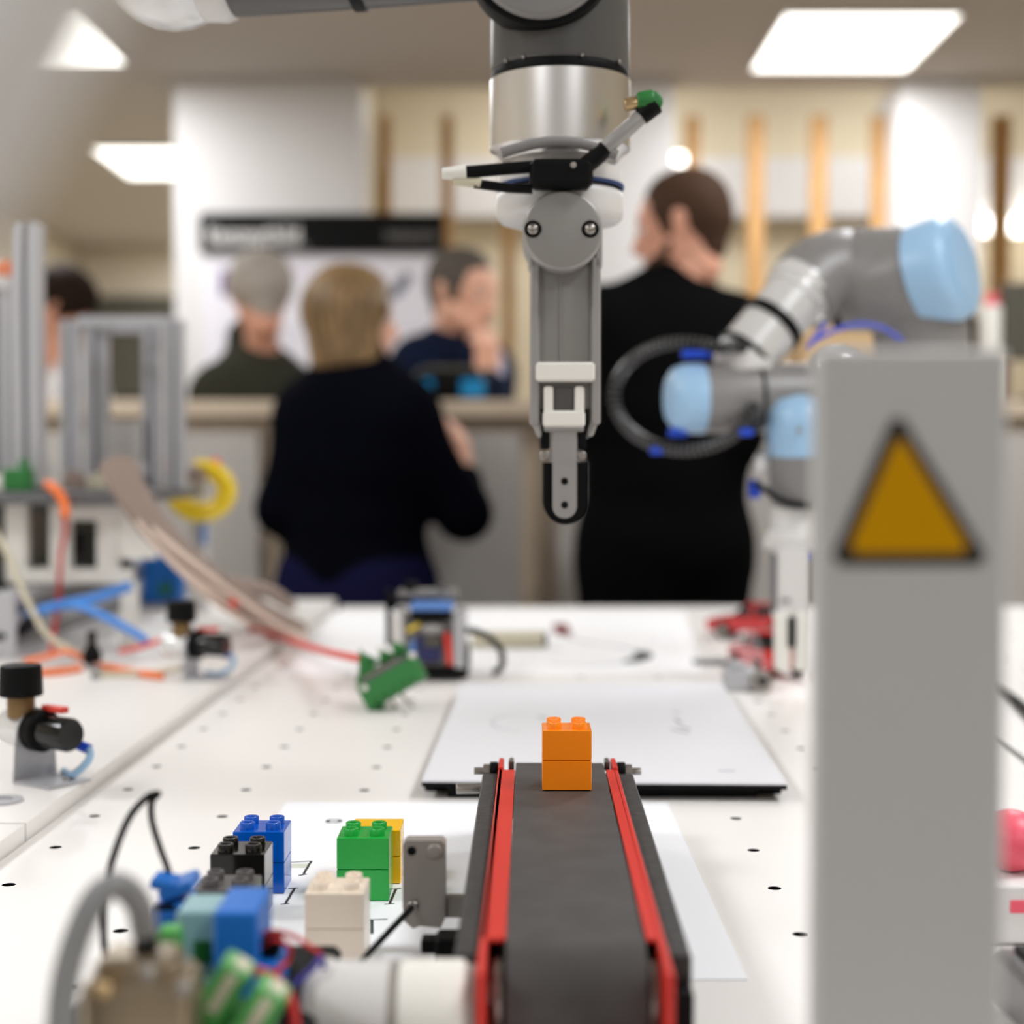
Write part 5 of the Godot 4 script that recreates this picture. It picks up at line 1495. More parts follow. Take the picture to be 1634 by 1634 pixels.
func machine() -> void:
	var S := func(px: float, py: float, d: float) -> Vector3: return at(px, py, d)
	# tall profile posts at the edge
	for e in [[44.0, 357.0, 2.22, 0.037, "tall silver aluminium profile post in front of the man in white"], [-1.0, 442.0, 2.34, 0.034, "shorter silver aluminium profile post at the picture's edge beside the tall one"]]:
		var t: Vector3 = S.call(e[0], e[1], e[2])
		var fy: float = at(100, 790, 2.3).y + 0.0085
		var o := thing("profile_post", e[4], "post", Vector3(t.x, fy, t.z))
		profile(o, "upright", Vector3(t.x, fy, t.z), t, e[3], Vector3.BACK)
		part(o, "foot_plate", Shape.new().box(Vector3(t.x, fy + 0.003, t.z), Vector3(0.06, 0.006, 0.06), 0.001), M.aluminium_dark)
		if e[0] < 10.0:
			part(o, "fitting", Shape.new().ball(t + Vector3(0.006, 0.010, 0), Vector3(0.014, 0.016, 0.014), Basis(), 18), M.tube_orange, "orange knob")
			part(o, "fitting_collar", Shape.new().cyl(t + Vector3(0.006, -0.02, 0.016), t + Vector3(0.006, 0.0, 0.016), 0.012, -1, 0.003, 20), M.white_paint)
	# platform on white brackets
	var py := at(100, 790, 2.3).y
	var xl := at(-120, 790, 2.3).x
	var xr := at(294, 790, 2.42).x
	var pf := thing("station_platform", "dark grey station plate on white brackets beside the yellow cable coil", "platform", Vector3((xl + xr) / 2, BOARD, -2.4))
	part(pf, "plate", Shape.new().box(Vector3((xl + xr) / 2, py, -2.335), Vector3(xr - xl, 0.016, 0.45), 0.002), M.aluminium_dark)
	var yb := BOARD + 0.0875
	for e in [[20.0, 0.03], [90.0, 0.028], [166.0, 0.028]]:
		var x := at(e[0], 0, 2.16).x
		part(pf, "bracket", Shape.new().box(Vector3(x, (yb + py - 0.008) / 2, -2.16), Vector3(e[1], py - 0.008 - yb, 0.02), 0.002), M.off_white)
	for e in [-70.0, 131.0]:
		part(pf, "rear_bracket", Shape.new().box(Vector3(at(e, 0, 2.53).x, (BOARD + py - 0.008) / 2, -2.53), Vector3(0.028, py - 0.008 - BOARD, 0.02), 0.002), M.off_white)
	part(pf, "back_panel", Shape.new().box(Vector3(at(60, 0, 2.46).x, (at(0, 800, 2.46).y + at(0, 905, 2.46).y) / 2, -2.46), Vector3(0.26, at(0, 800, 2.46).y - at(0, 905, 2.46).y, 0.01), 0.001), M.dark_panel)
	part(pf, "foot", Shape.new().box(Vector3(at(198, 0, 2.15).x, (BOARD + yb) / 2, -2.155), Vector3(0.022, yb - BOARD, 0.022), 0.002), M.off_white)
	var xa := at(76, 0, 2.15).x
	var xb := at(206, 0, 2.15).x
	part(pf, "crossbar", Shape.new().box(Vector3((xa + xb) / 2, py - 0.02, -2.155), Vector3(xb - xa, 0.022, 0.022), 0.002), M.off_white)
	part(pf, "crossbar", Shape.new().box(Vector3((xa + xb) / 2 - 0.03, yb + 0.01, -2.155), Vector3((xb - xa) * 0.96 + 0.06, 0.02, 0.022), 0.002), M.off_white)
	part(pf, "gusset", Shape.new().prism(PackedVector2Array([Vector2(0, 0), Vector2(0.05, 0), Vector2(0.05, 0.03), Vector2(0.0, 0.095)]), -0.006, 0.006, Transform3D(Basis(), Vector3(at(180, 0, 2.15).x, at(0, 892, 2.15).y, -2.16))), M.off_white)
	for e in [[38, 850, 0.040, 0.060, "sleeve"], [118, 868, 0.030, 0.034, "black"], [146, 905, 0.05, 0.016, "aluminium_dark"], [20, 910, 0.06, 0.02, "aluminium_dark"], [190, 905, 0.03, 0.02, "black"], [230, 850, 0.07, 0.03, "grey_plastic"]]:
		part(pf, "drive_block", Shape.new().box(S.call(e[0], e[1], 2.27), Vector3(e[2], e[3], 0.05), 0.003), M[e[4]])
	for e in [[200, 858, 30, "cyl"]]:
		var q: Vector3 = S.call(e[0], e[1], 2.2)
		part(pf, "cylinder_end", Shape.new().cyl(q + Vector3(-e[2] * 0.0009, 0, 0.0), q + Vector3(e[2] * 0.0009, 0, 0.0), 0.0145, -1, 0.002, 20), M.black)
	# parts standing on the platform
	var pt := py + 0.008
	var q0: Vector3 = S.call(30, 790, 2.15)
	var gb := thing("green_coupler", "green coupler block with white side on the station plate", "coupler", Vector3(q0.x, pt, q0.z))
	part(gb, "body", Shape.new().box(Vector3(q0.x, pt + 0.016, q0.z), Vector3(0.036, 0.032, 0.03), 0.003), M.board_green)
	part(gb, "top_tab", Shape.new().box(Vector3(q0.x + 0.008, pt + 0.038, q0.z), Vector3(0.012, 0.014, 0.012), 0.002), M.board_green)
	part(gb, "side_plug", Shape.new().box(Vector3(q0.x - 0.027, pt + 0.012, q0.z), Vector3(0.018, 0.022, 0.024), 0.002), M.off_white)
	for e in [[118, 750, 2.35, 0.03, 0.022, "sleeve", "brown block on the station plate before the guard frame"], [160, 752, 2.3, 0.035, 0.018, "tube_beige", "cream block on the station plate before the guard frame"], [205, 745, 2.5, 0.05, 0.02, "grey_plastic", "dark flat block on the station plate between the frame uprights"], [70, 745, 2.4, 0.02, 0.04, "white_paint", "white upright block on the station plate behind the tall post"]]:
		var q: Vector3 = S.call(e[0], e[1], e[2])
		var bl := thing("station_block", e[6], "block", Vector3(q.x, pt, q.z))
		part(bl, "body", Shape.new().box(Vector3(q.x, pt + e[4] / 2, q.z), Vector3(e[3], e[4], 0.03), 0.003), M[e[5]])
		part(bl, "top_cap", Shape.new().box(Vector3(q.x, pt + e[4] + 0.003, q.z), Vector3(e[3] * 0.6, 0.006, 0.02), 0.002), M[e[5]])
	# guard frame
	var df := 2.42
	var db := 2.53
	var ty := at(0, 512, df).y
	var ga := at(108, 0, df).x
	var gc := at(276, 0, df).x
	var gf := thing("guard_frame", "open guard frame of aluminium profiles standing on the station plate", "frame", Vector3((ga + gc) / 2, pt, -2.5))
	for e in [[ga, -df, 0.027], [gc, -df, 0.027], [at(150, 0, db).x, -db, 0.034], [at(240, 0, db).x, -db, 0.030]]:
		profile(gf, "upright", Vector3(e[0], pt, e[1]), Vector3(e[0], ty, e[1]), e[2], Vector3.BACK)
	part(gf, "top_bar", Shape.new().box(Vector3((ga + gc) / 2, ty - 0.002, -df), Vector3(gc - ga - 0.026, 0.018, 0.022), 0.002), M.aluminium)
	part(gf, "top_bar", Shape.new().box(Vector3(at(195, 0, db).x, ty - 0.002, -db), Vector3(0.07, 0.018, 0.022), 0.002), M.aluminium)
	for x in [ga, gc]:
		part(gf, "side_bar", Shape.new().box(Vector3(x + (0.02 if x == ga else -0.014), ty - 0.002, -2.475), Vector3(0.02, 0.018, 0.10), 0.002), M.aluminium)
	part(gf, "lower_panel", Shape.new().box(Vector3(at(198, 0, db).x, (at(0, 672, db).y + at(0, 738, db).y) / 2, -db + 0.012), Vector3(at(233, 0, db).x - at(163, 0, db).x, at(0, 672, db).y - at(0, 738, db).y, 0.006), 0.001), M.robot_light)
	# long rails lying on the board
	for e in [[-0.655, 0.036, 0.086, "tall aluminium double rail lying along the side board in front of the station"], [-0.725, 0.04, 0.086, "outer aluminium double rail behind the first one under the station"]]:
		var rc0 := Vector3(e[0], BOARD + e[2] / 2, -2.37)
		var o := thing("profile_rail", e[3], "rail", Vector3(e[0], BOARD, -2.37))
		var m := part(o, "bar", Shape.new().box(rc0, Vector3(e[1], e[2], 0.70), 0.002), M.aluminium if e[1] < 0.038 else M.aluminium_dark)
		for g in [-0.25, 0.25]:
			part(m, "groove", Shape.new().box(rc0 + Vector3(e[1] / 2, e[2] * g, 0), Vector3(0.0016, 0.016, 0.69)), M.grey_plastic)
	# blue valve block
	var vb: Vector3 = at(258, 962, 2.74)
	var o3 := thing("valve_block", "blue valve block with a dark side behind the braided sleeve", "valve", Vector3(vb.x, BOARD, vb.z))
	part(o3, "body", Shape.new().box(Vector3(vb.x, BOARD + 0.046, vb.z), Vector3(0.074, 0.092, 0.05), 0.004), M.valve_blue)
	part(o3, "side", Shape.new().box(Vector3(vb.x - 0.046, BOARD + 0.044, vb.z), Vector3(0.018, 0.088, 0.05), 0.003), M.black)
	part(o3, "plate", Shape.new().box(Vector3(vb.x + 0.012, BOARD + 0.034, vb.z + 0.0255), Vector3(0.022, 0.018, 0.002), 0.001), M.board_green)
	part(o3, "foot", Shape.new().box(Vector3(vb.x, BOARD + 0.004, vb.z + 0.01), Vector3(0.09, 0.008, 0.06), 0.002), M.dull_steel)
	# yellow cable coil on its stand
	var D := 2.62
	var c := at(322, 783, D)
	var cs := thing("coil_stand", "slim grey stand holding the yellow cable coil", "stand", Vector3(c.x - 0.01, BOARD, c.z - 0.03))
	part(cs, "upright", Shape.new().box(Vector3(c.x - 0.01, (BOARD + c.y + 0.035) / 2, c.z - 0.03), Vector3(0.028, c.y + 0.035 - BOARD, 0.02), 0.002), M.robot_light)
	part(cs, "hook", Shape.new().cyl(Vector3(c.x - 0.002, c.y + 0.024, c.z - 0.03), Vector3(c.x - 0.002, c.y + 0.024, c.z + 0.025), 0.008, -1, 0.001, 16), M.sleeve)
	part(cs, "dark_module", Shape.new().box(at(262, 766, D), Vector3(0.03, 0.024, 0.03), 0.003), M.grey_plastic)
	part(cs, "arm", Shape.new().box((at(262, 764, D) + Vector3(c.x - 0.01, at(262, 764, D).y, c.z)) / 2 + Vector3(0, 0, -0.025), Vector3(c.x - at(262, 764, D).x, 0.012, 0.01), 0.001), M.aluminium)
	part(cs, "pink_tab", Shape.new().box(at(345, 738, D), Vector3(0.014, 0.016, 0.01), 0.003), M.pink)
	part(cs, "pink_tab", Shape.new().box(at(262, 742, D), Vector3(0.016, 0.026, 0.01), 0.003), M.pink)
	part(cs, "blue_plug", Shape.new().cyl(at(325, 868, D) + Vector3(0, 0, -0.002), at(324, 826, D) + Vector3(0, 0, -0.002), 0.006, -1, 0.001, 14), M.display_blue)
	var co := thing("cable_coil", "yellow coiled cable hanging on the slim grey stand", "cable", c)
	for i in 6:
		var pts := []
		for j in 33:
			var an := deg_to_rad(100 - 290.0 * j / 32)
			var rr := 0.028 + 0.0046 * i
			pts.append(c + Vector3(cos(an) * rr * 1.06, sin(an) * rr * 0.92, 0.004 * sin(i * 2.1) + 0.003 * i))
		pts.append(c + Vector3(-0.052 - 0.002 * i, -0.010 + 0.007 * (i - 2), 0.002 * i))
		part(co, "turn", Shape.new().tube(curve(pts, 2), 0.0052, 10), M.yellow_cable)
	part(co, "wrap", Shape.new().tube(curve([c + Vector3(-0.02, 0.022, 0.02), c + Vector3(-0.004, 0.036, 0.022), c + Vector3(0.006, 0.02, 0.012)]), 0.007, 10), M.sleeve)
	# tubes
	var tubes := [
		["tube_orange", 0.0062, [[76, 772, 2.12], [92, 785, 2.1], [103, 805, 2.09], [104, 825, 2.08]], "short orange tube bent over the station plate's edge"],
		["wire_red", 0.0032, [[104, 818, 2.10], [104, 850, 2.1], [98, 880, 2.1], [95, 925, 2.1], [91, 980, 2.1], [84, 1020, 2.0], [82, 1046, 1.95]], "thin red tube running down in front of the white brackets"],
		["tube_blue", 0.0068, [[-30, 1006, 2.06], [30, 985, 2.07], [95, 966, 2.08], [150, 955, 2.09], [210, 934, 2.1]], "bright blue tube rising past the blue valve block"],
		["tube_blue", 0.0056, [[108, 966, 2.055], [130, 968, 2.05], [165, 983, 2.04], [215, 1010, 2.03], [232, 1022, 2.02]], "bright blue tube dropping to the side board"],
		["tube_beige", 0.0042, [[-20, 830, 2.0], [10, 880, 1.98], [40, 950, 1.97], [75, 1012, 1.96], [120, 1042, 1.95], [145, 1062, 1.94]], "beige tube running down to the black flow valve"],
		["tube_orange", 0.0036, [[40, 1055, 1.93], [75, 1048, 1.93], [105, 1040, 1.93], [130, 1050, 1.935], [146, 1064, 1.93]], "orange tube joining the flow valve from the post side"],
		["tube_orange", 0.0042, [[150, 1066, 1.925], [185, 1080, 1.90], [220, 1096, 1.86], [258, 1108, 1.83]], "orange tube leading from the flow valve towards the viewer"],
		["tube_orange", 0.0042, [[55, 1088, 1.86], [90, 1080, 1.87], [128, 1070, 1.90]], "flat orange tube beside the flow valve"],
		["tube_red", 0.0034, [[190, 1040, 2.0], [225, 1032, 2.0], [268, 1018, 2.0]], "short red tube by the far air regulator"],
		["tube_beige", 0.0038, [[155, 1098, 1.84], [200, 1085, 1.85], [250, 1072, 1.86], [290, 1066, 1.84]], "beige tube looping before the far air regulator"],
		["tube_grey", 0.0040, [[150, 1106, 1.83], [160, 1084, 1.86], [150, 1068, 1.93]], "short grey tube under the flow valve"],
		["black", 0.0100, [[-25, 1020, 2.03], [15, 1012, 2.03], [40, 1000, 2.05], [58, 985, 2.1]], "thick black hose lying under the bright blue tube"],
	]
	for e in tubes:
		var pts := []
		for q in e[2]:
			var w := at(q[0], q[1], q[2])
			w.y = maxf(w.y, BOARD + e[1])
			pts.append(w)
		single("air_tube", Shape.new().tube(curve(pts, 6), e[1], 12), M[e[0]], e[3], "tube", pts[0])
	# braided sleeve with pale wires from the station to the table
	var sl := []
	for e in [[188, 744, 2.08], [203, 775, 2.06], [240, 832, 2.05], [282, 878, 2.05], [345, 930, 2.07], [402, 968, 2.12], [448, 990, 2.2], [482, 1006, 2.26]]:
		sl.append(at(e[0], e[1], e[2]))
	sl[7].y = BOARD + 0.012
	var so := thing("cable_sleeve", "brown braided cable sleeve slanting from the station plate down to the table", "cable sleeve", sl[7])
	part(so, "sleeve", Shape.new().tube(curve(sl, 6), 0.026, 16, 0.012, 0.75), M.sleeve)
	for i in 3:
		var pw := []
		for j in sl.size():
			pw.append(sl[j] + Vector3(-0.012 + 0.009 * i, -0.006 + 0.008 * sin(i * 2.0 + j), 0.016))
		pw = pw.slice(2)
		pw[pw.size() - 1].y = BOARD + 0.005
		part(so, "wire", Shape.new().tube(curve(pw, 6), 0.0042, 10), M.wire_cream)
	part(so, "branch", Shape.new().tube(curve([sl[4], at(390, 938, 2.14), at(430, 944, 2.3), at(462, 966, 2.45)], 6), 0.02, 14, 0.012, 0.7), M.sleeve)
	# red cable to the green board
	var rc := []
	for e in [[372, 966, BOARD + 0.03], [400, 995, BOARD + 0.012], [440, 1014, BOARD + 0.006], [500, 1034, TABLE + 0.006], [545, 1046, TABLE + 0.008], [578, 1052, TABLE + 0.025]]:
		rc.append(tb(e[0], e[1], e[2]))
	rc[0] = at(372, 962, 2.06)
	rc[5] = at(578, 1052, 1.70)
	rc[4] = at(548, 1046, 1.80)
	rc[3] = at(510, 1037, 1.95)
	var ro := thing("red_cable", "red cable running from the braided sleeve to the green terminal board", "cable", rc[2])
	part(ro, "cable", Shape.new().tube(curve(rc, 6), 0.0048, 10), M.tube_red)
	part(ro, "branch", Shape.new().tube(curve([rc[1], rc[1] + Vector3(0.004, -0.004, 0.012), rc[1] + Vector3(0.004, -0.008, 0.02)]), 0.0045, 10), M.wire_red)

# ------------------------------------------------------------------ people
func hand_bones(w: Vector3, dir: Vector3, palm: Vector3, thumb: float, curl: float, s: float) -> Array:
	# w: wrist, dir: towards the fingers, palm: where the palm faces, thumb: +1/-1 side of the thumb
	var f := dir.normalized()
	var p := (palm - f * palm.dot(f)).normalized()
	var side := f.cross(p) * thumb
	var b := []
	var lens := [0.066, 0.074, 0.069, 0.054]
	for i in 4:
		var o := (1.5 - i) * 0.0205
		var base := w + f * 0.012 + side * o * 0.6
		var kn := w + f * (0.088 - 0.004 * absf(i - 1)) * s + side * o
		b.append([base, kn, 0.013 * s, 0.0105 * s])
		var a := curl * (0.8 + 0.1 * i)
		var q := kn
		var ang := a * 0.6
		for j in 3:
			var l: float = lens[i] * [0.46, 0.30, 0.24][j] * s
			var d := f * cos(ang) + p * sin(ang)
			b.append([q, q + d * l, (0.0092 - 0.0008 * j) * s, (0.0085 - 0.0009 * j) * s])
			q += d * l
			ang += a * 0.8
	var t0 := w + f * 0.022 + side * 0.026
	var t1 := t0 + (f * 0.62 + side * 0.62 + p * 0.35).normalized() * 0.042 * s
	var t2 := t1 + (f * 0.85 + side * 0.15 + p * 0.5).normalized() * 0.032 * s
	var t3 := t2 + (f * 0.85 - side * 0.1 + p * 0.6).normalized() * 0.026 * s
	b.append([w + f * 0.01 + side * 0.012, t0, 0.013 * s, 0.014 * s])
	b.append([t0, t1, 0.0135 * s, 0.0105 * s])
	b.append([t1, t2, 0.0103 * s, 0.0092 * s])
	b.append([t2, t3, 0.0092 * s, 0.0075 * s])
	return b

func person(label: String, pos: Vector3, yaw: float, h: float, o: Dictionary) -> Node3D:
	var s := h / 1.75
	var root := thing("person", label, "person", pos, "", yaw)
	var inv := Basis(Vector3.UP, -yaw)
	var loc := func(w: Vector3) -> Vector3: return inv * (w - pos)
	var hip := Vector3(0, 0.95, 0) * s
	var lb := Basis(Vector3.RIGHT, -float(o.get("lean", 0.0)))
	var U := func(x: float, y: float, z: float) -> Vector3: return hip + lb * (Vector3(x, y, z) * s - hip)
	var sw: float = o.get("shoulder", 0.165)
	var dp: float = o.get("drop", 0.0)
	var hc: Vector3 = loc.call(o.head)
	var hb := Basis(Vector3.UP, float(o.get("head_yaw", 0.0))) * Basis(Vector3.RIGHT, float(o.get("head_pitch", 0.0)))
	var hs: float = o.get("head_size", 1.0) * s
	var H := func(x: float, y: float, z: float) -> Vector3: return hc + hb * (Vector3(x, y, z) * hs)
	var skin: Material = M[o.get("skin", "skin")]
	var fat: float = o.get("fat", 1.0)
	# bones of trunk, legs and arms: [a, b, ra, rb]
	var trunk := [
		[U.call(-0.075, 0.97, 0.0), U.call(0.075, 0.97, 0.0), 0.105, 0.105], [U.call(-0.06, 1.10, 0.0), U.call(0.06, 1.10, 0.0), 0.100, 0.100],
		[U.call(-0.075, 1.24, 0.0), U.call(0.075, 1.24, 0.0), 0.108, 0.108], [U.call(-0.085, 1.34, 0.0), U.call(0.085, 1.34, 0.0), 0.100, 0.100],
		[U.call(-sw + 0.02, 1.415 - dp, 0.0), U.call(sw - 0.02, 1.415 - dp, 0.0), 0.058, 0.058], [U.call(-0.05, 1.44, 0.005), U.call(0.05, 1.44, 0.005), 0.058, 0.058], [U.call(0, 0.95, 0), U.call(0, 1.38, 0), 0.10, 0.09],
	]
	var legs := []
	for sd in [-1.0, 1.0]:
		var hj := Vector3(0.088 * sd, 0.93, 0) * s
		var kj := Vector3(0.098 * sd, 0.50, -0.012) * s
		var aj := Vector3(0.10 * sd, 0.09, 0.015) * s
		legs.append([hj, kj, 0.085 * s, 0.055 * s])
		legs.append([kj, aj, 0.054 * s, 0.036 * s])
	var arms := []
	var hands := []
	for sd in [-1.0, 1.0]:
		var key := "left" if sd < 0 else "right"
		var sj: Vector3 = U.call(sw * sd, 1.40 - dp, 0.0)
		var ej: Vector3 = sj + Vector3(0.05 * sd, -0.30, 0.02) * s
		var wj: Vector3 = ej + Vector3(0.0, -0.21, -0.13) * s
		if o.has(key):
			ej = loc.call(o[key][0])
			wj = loc.call(o[key][1])
		arms.append([sj, ej, wj])
		var hd: Vector3 = (wj - ej).normalized()
		var pn := Vector3(-sd, 0, 0)
		if o.has(key) and o[key].size() > 2:
			hd = inv * (o[key][2] as Vector3)
			pn = inv * (o[key][3] as Vector3)
		hands.append(hand_bones(wj, hd, pn, -sd if not o.has(key) else float((o[key] as Array)[4] if (o[key] as Array).size() > 4 else -sd), o.get(key + "_curl", 0.5), 0.95 * s))
	# body: one continuous skin
	var bb := []
	for b in trunk:
		bb.append([b[0], b[1], b[2] * s * 0.86, b[3] * s * 0.86])
	bb.append_array(legs)
	for sd in 2:
		bb.append([Vector3(0.10 * (sd * 2 - 1), 0.05, 0.03) * s, Vector3(0.105 * (sd * 2 - 1), 0.035, -0.13) * s, 0.034 * s, 0.030 * s])
	for a in arms:
		bb.append([a[0], a[1], 0.046 * s, 0.039 * s])
		bb.append([a[1], a[2], 0.038 * s, 0.025 * s])
	bb.append([U.call(0, 1.42, 0.01), H.call(0, -0.06, 0.022), 0.053 * s, 0.048 * s])
	var body := Shape.new()
	body.blob(bb, 0.014, 75.0)
	body.blob([
		[H.call(0, 0.035, 0.020), H.call(0, 0.035, 0.020), 0.084 * hs, 0.084 * hs], [H.call(0, 0.032, -0.026), H.call(0, 0.032, -0.026), 0.070 * hs, 0.070 * hs],
		[H.call(0, -0.005, -0.040), H.call(0, -0.065, -0.050), 0.052 * hs, 0.036 * hs], [H.call(0.036, -0.050, -0.005), H.call(0.010, -0.088, -0.062), 0.032 * hs, 0.021 * hs],
		[H.call(-0.036, -0.050, -0.005), H.call(-0.010, -0.088, -0.062), 0.032 * hs, 0.021 * hs], [H.call(0, 0.008, -0.094), H.call(0, -0.032, -0.112), 0.008 * hs, 0.0115 * hs],
		[H.call(-0.012, -0.036, -0.100), H.call(0.012, -0.036, -0.100), 0.009 * hs, 0.009 * hs], [H.call(-0.032, 0.024, -0.086), H.call(0.032, 0.024, -0.086), 0.0085 * hs, 0.0085 * hs],
		[H.call(-0.018, -0.066, -0.086), H.call(0.018, -0.066, -0.086), 0.0085 * hs, 0.0085 * hs], [H.call(0, -0.096, -0.074), H.call(0, -0.096, -0.074), 0.017 * hs, 0.017 * hs],
		[H.call(0.078, 0.016, 0.012), H.call(0.076, -0.022, 0.004), 0.012 * hs, 0.008 * hs], [H.call(-0.078, 0.016, 0.012), H.call(-0.076, -0.022, 0.004), 0.012 * hs, 0.008 * hs],
		[H.call(0, -0.02, 0.020), H.call(0, -0.09, 0.028), 0.056 * hs, 0.050 * hs],
	], 0.006, 150.0)
	for hbn in hands:
		body.blob(hbn, 0.0045, 230.0)
	var bm := part(root, "body", body, skin)
	for sd in [-1.0, 1.0]:
		var e := part(root, "eye", Shape.new().ball(H.call(0.031 * sd, 0.004, -0.0835), Vector3.ONE * 0.0115 * hs, Basis(), 14), M.eye_white)
		part(e, "iris", Shape.new().ball(H.call(0.031 * sd, 0.004, -0.0905), Vector3.ONE * 0.0056 * hs, Basis(), 12), M.iris)
		part(root, "eyebrow", Shape.new().tube([H.call(0.014 * sd, 0.024, -0.0955), H.call(0.032 * sd, 0.028, -0.0935), H.call(0.050 * sd, 0.022, -0.080)], 0.0036 * hs, 8), M[o.hair])
	part(root, "lips", Shape.new().tube(curve([H.call(-0.022, -0.067, -0.0905), H.call(0, -0.064, -0.0965), H.call(0.022, -0.067, -0.0905)], 4), 0.0048 * hs, 8), M.lip)
	# hair
	var hr := []
	var style: String = o.get("style", "short")
	var vol: float = o.get("volume", 0.0)
	hr.append([H.call(0, 0.044, 0.026), H.call(0, 0.044, 0.026), (0.088 + vol) * hs, (0.088 + vol) * hs])
	hr.append([H.call(0, 0.060, -0.014), H.call(0, 0.060, -0.014), (0.066 + vol) * hs, (0.066 + vol) * hs])
	hr.append([H.call(0, 0.0, 0.050), H.call(0, -0.045, 0.050), (0.062 + vol) * hs, 0.045 * hs])
	for sd in [-1.0, 1.0]:
		hr.append([H.call(0.052 * sd, 0.035, -0.022), H.call(0.056 * sd, 0.0, -0.012), (0.030 + vol) * hs, 0.022 * hs])
		if style == "bob":
			for i in 5:
				var an := lerpf(0.15, PI - 0.25, i / 4.0) - PI / 2 + PI / 2
				var cx: float = 0.074 * cos(an * 0.5 + (0.0 if sd > 0 else 0.0)) * sd
				var cz: float = -0.022 + 0.092 * sin(an * 0.5)
				hr.append([H.call(cx, 0.03, cz), H.call(cx * 1.10, -0.092 - 0.008 * i / 4.0, cz * 1.02), 0.046 * hs, 0.031 * hs])
			hr.append([H.call(0.04 * sd, 0.085, -0.05), H.call(0.075 * sd, 0.02, -0.058), 0.024 * hs, 0.018 * hs])
	part(root, "hair", Shape.new().blob(hr, 0.007, 110.0), M[o.hair])
	if o.get("beard", false):
		part(root, "beard", Shape.new().blob([[H.call(-0.03, -0.085, -0.062), H.call(0.03, -0.085, -0.062), 0.024 * hs, 0.024 * hs], [H.call(-0.055, -0.045, -0.018), H.call(-0.028, -0.086, -0.06), 0.015 * hs, 0.017 * hs], [H.call(0.055, -0.045, -0.018), H.call(0.028, -0.086, -0.06), 0.015 * hs, 0.017 * hs]], 0.007, 150.0), M[o.hair])
	# clothes
	var tp := []
	var hem: float = o.get("hem", 0.90)
	for b in trunk:
		var r: float = b[2] * s * fat + 0.016 * s
		tp.append([b[0], b[1], r, r])
	tp.append([Vector3(-0.10, hem, 0) * s, Vector3(0.10, hem, 0) * s, 0.090 * s * fat, 0.098 * s * fat])
	tp.append([U.call(-sw, 1.395 - dp, 0), U.call(sw, 1.395 - dp, 0), 0.066 * s, 0.066 * s])
	var coll: float = o.get("collar", 0.04)
	tp.append([U.call(0, 1.42, 0.012), U.call(0, 1.45 + coll, 0.006), 0.075 * s, 0.066 * s])
	for a in arms:
		tp.append([a[0], a[1], 0.062 * s * o.get("sleeve", 1.0), 0.054 * s * o.get("sleeve", 1.0)])
		tp.append([a[1], a[1].lerp(a[2], o.get("cuff", 0.94)), 0.053 * s * o.get("sleeve", 1.0), 0.040 * s])
	var tm := part(root, o.get("top_name", "sweater"), Shape.new().blob(tp, 0.013, 55.0), M[o.top])
	if o.has("shirt"):
		var sp := [[U.call(0, 1.42, 0.0), U.call(0, 1.515, -0.008), 0.074 * s, 0.064 * s], [U.call(-0.03, 1.43, -0.085), U.call(-0.05, 1.05, -0.13), 0.055 * s, 0.052 * s]]
		part(root, "shirt", Shape.new().blob(sp, 0.009, 90.0), M[o.shirt])
	if o.has("trim"):
		var tr := []
		for i in 25:
			var an := TAU * i / 24
			tr.append(U.call(0.098 * cos(an), 1.452 - 0.01 * sin(an), 0.012 + 0.080 * sin(an)))
		part(tm, "collar_trim", Shape.new().tube(tr, 0.0045 * s, 8), M[o.trim])
	var lg := []
	for b in legs:
		lg.append([b[0], b[1], b[2] + 0.022 * s, b[3] + 0.026 * s])
	for sd in [-1.0, 1.0]:
		lg.append([Vector3(0.10 * sd, 0.12, 0.01) * s, Vector3(0.10 * sd, 0.06, 0.01) * s, 0.066 * s, 0.064 * s])
	lg.append([Vector3(-0.08, 0.93, 0) * s, Vector3(0.08, 0.93, 0) * s, 0.104 * s, 0.104 * s])
	if o.get("skirt", false):
		for i in 6:
			var y := lerpf(0.98, 0.60, i / 5.0)
			var ww := lerpf(0.075, 0.15, i / 5.0)
			lg.append([Vector3(-ww, y, 0) * s, Vector3(ww, y, 0) * s, 0.118 * s, 0.118 * s])
	part(root, "skirt" if o.get("skirt", false) else "trousers", Shape.new().blob(lg, 0.016, 55.0), M[o.bottom])
	for sd in [-1.0, 1.0]:
		var sh := Shape.new().blob([[Vector3(0.10 * sd, 0.046, 0.04) * s, Vector3(0.105 * sd, 0.042, -0.05) * s, 0.045 * s, 0.041 * s], [Vector3(0.105 * sd, 0.042, -0.05) * s, Vector3(0.112 * sd, 0.036, -0.15) * s, 0.041 * s, 0.034 * s]], 0.011, 90.0)
		for i in sh.v.size():
			sh.v[i].y = maxf(sh.v[i].y, 0.0)
		part(root, "shoe", sh, M.shoe)
	return root

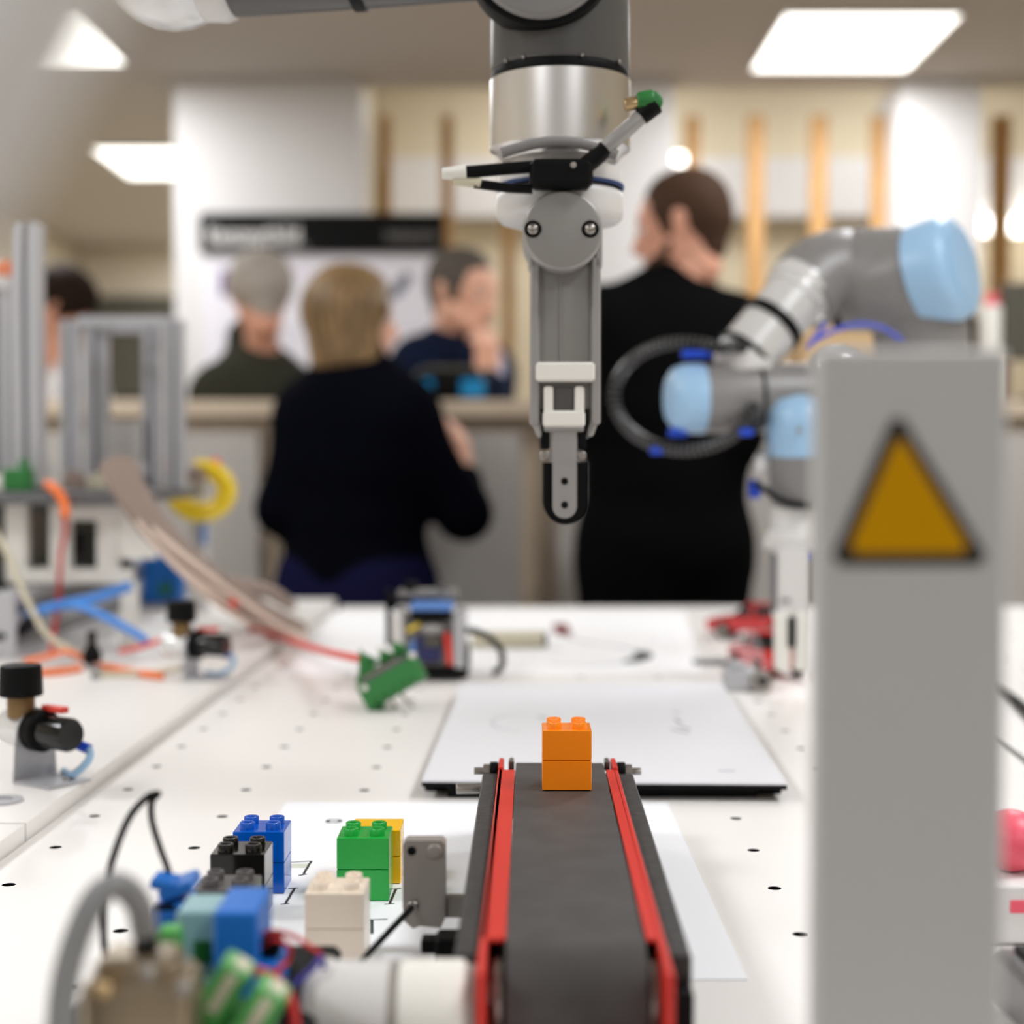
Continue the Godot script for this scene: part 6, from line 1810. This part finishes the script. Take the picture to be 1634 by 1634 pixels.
func people() -> void:
	var P := func(px: float, d: float) -> Vector3: return Vector3((px - 817.0) / F * d, 0, -d)
	person("woman with a blond bob in a navy sweater and skirt, seen from behind", P.call(568, 3.70), deg_to_rad(-28), 1.63, {
		"head": at(562, 512, 3.70), "head_yaw": deg_to_rad(-42), "hair": "hair_blond", "style": "bob", "volume": 0.014, "top": "cloth_navy", "bottom": "cloth_skirt", "skirt": true, "hem": 0.95, "skin": "skin_pale", "collar": 0.105, "drop": 0.035, "trim": "wire_red",
		"right": [at(742, 820, 3.66), at(746, 752, 3.80), Vector3(-0.26, 1.0, 0.0), Vector3(-0.9, -0.1, -0.3), 1.0], "right_curl": 0.35, "left": [at(450, 812, 3.74), at(500, 792, 3.84)], "sleeve": 1.08, "cuff": 0.80, "shoulder": 0.150, "head_size": 0.98,
	})
	person("man with brown hair and beard in a black sweater, turned away beside the gripper arm", P.call(1062, 3.42), deg_to_rad(24), 1.80, {
		"head": at(1090, 364, 3.42), "head_yaw": deg_to_rad(46), "head_pitch": deg_to_rad(-6), "hair": "hair_brown", "beard": true, "top": "cloth_black", "bottom": "cloth_black", "skin": "skin", "collar": 0.035, "head_size": 0.93, "fat": 1.0,
		"right": [at(1165, 690, 3.40), at(1080, 735, 3.62)], "left": [at(968, 700, 3.52), at(1020, 735, 3.75)], "sleeve": 1.12, "shoulder": 0.172,
	})
	person("man with short greying hair in a navy jacket holding a hand at his chin", P.call(725, 4.66), deg_to_rad(234), 1.79, {
		"head": at(738, 470, 4.58), "head_yaw": deg_to_rad(0), "head_pitch": deg_to_rad(-8), "hair": "hair_pepper", "top": "cloth_blue", "top_name": "jacket", "bottom": "trousers", "skin": "skin_pale", "shirt": "cloth_lilac", "collar": 0.02,
		"left": [at(778, 655, 4.46), at(772, 598, 4.39), Vector3(0.12, 1.0, 0.0), Vector3(-0.65, 0.0, -0.7), -1.0], "left_curl": 0.95, "cuff": 0.85,
	})
	person("grey-haired man in an olive coat bending forward in front of the poster", P.call(462, 4.72), deg_to_rad(60), 1.74, {
		"head": at(414, 476, 4.72), "head_yaw": deg_to_rad(-34), "head_pitch": deg_to_rad(-14), "hair": "hair_grey", "top": "cloth_olive", "top_name": "coat", "bottom": "trousers", "skin": "skin", "lean": deg_to_rad(15), "drop": 0.03, "volume": 0.010, "collar": 0.115, "fat": 1.25, "sleeve": 1.25, "shoulder": 0.185, "hem": 0.75,
	})
	person("dark-haired man in a white shirt bending his head down behind the tall profile post", P.call(62, 5.0), deg_to_rad(-72), 1.72, {
		"head": at(94, 492, 5.0), "head_yaw": deg_to_rad(-4), "head_pitch": deg_to_rad(-48), "hair": "hair_dark", "top": "cloth_white", "top_name": "shirt", "bottom": "trousers", "skin": "skin", "lean": deg_to_rad(14), "volume": 0.008, "collar": 0.03,
	})
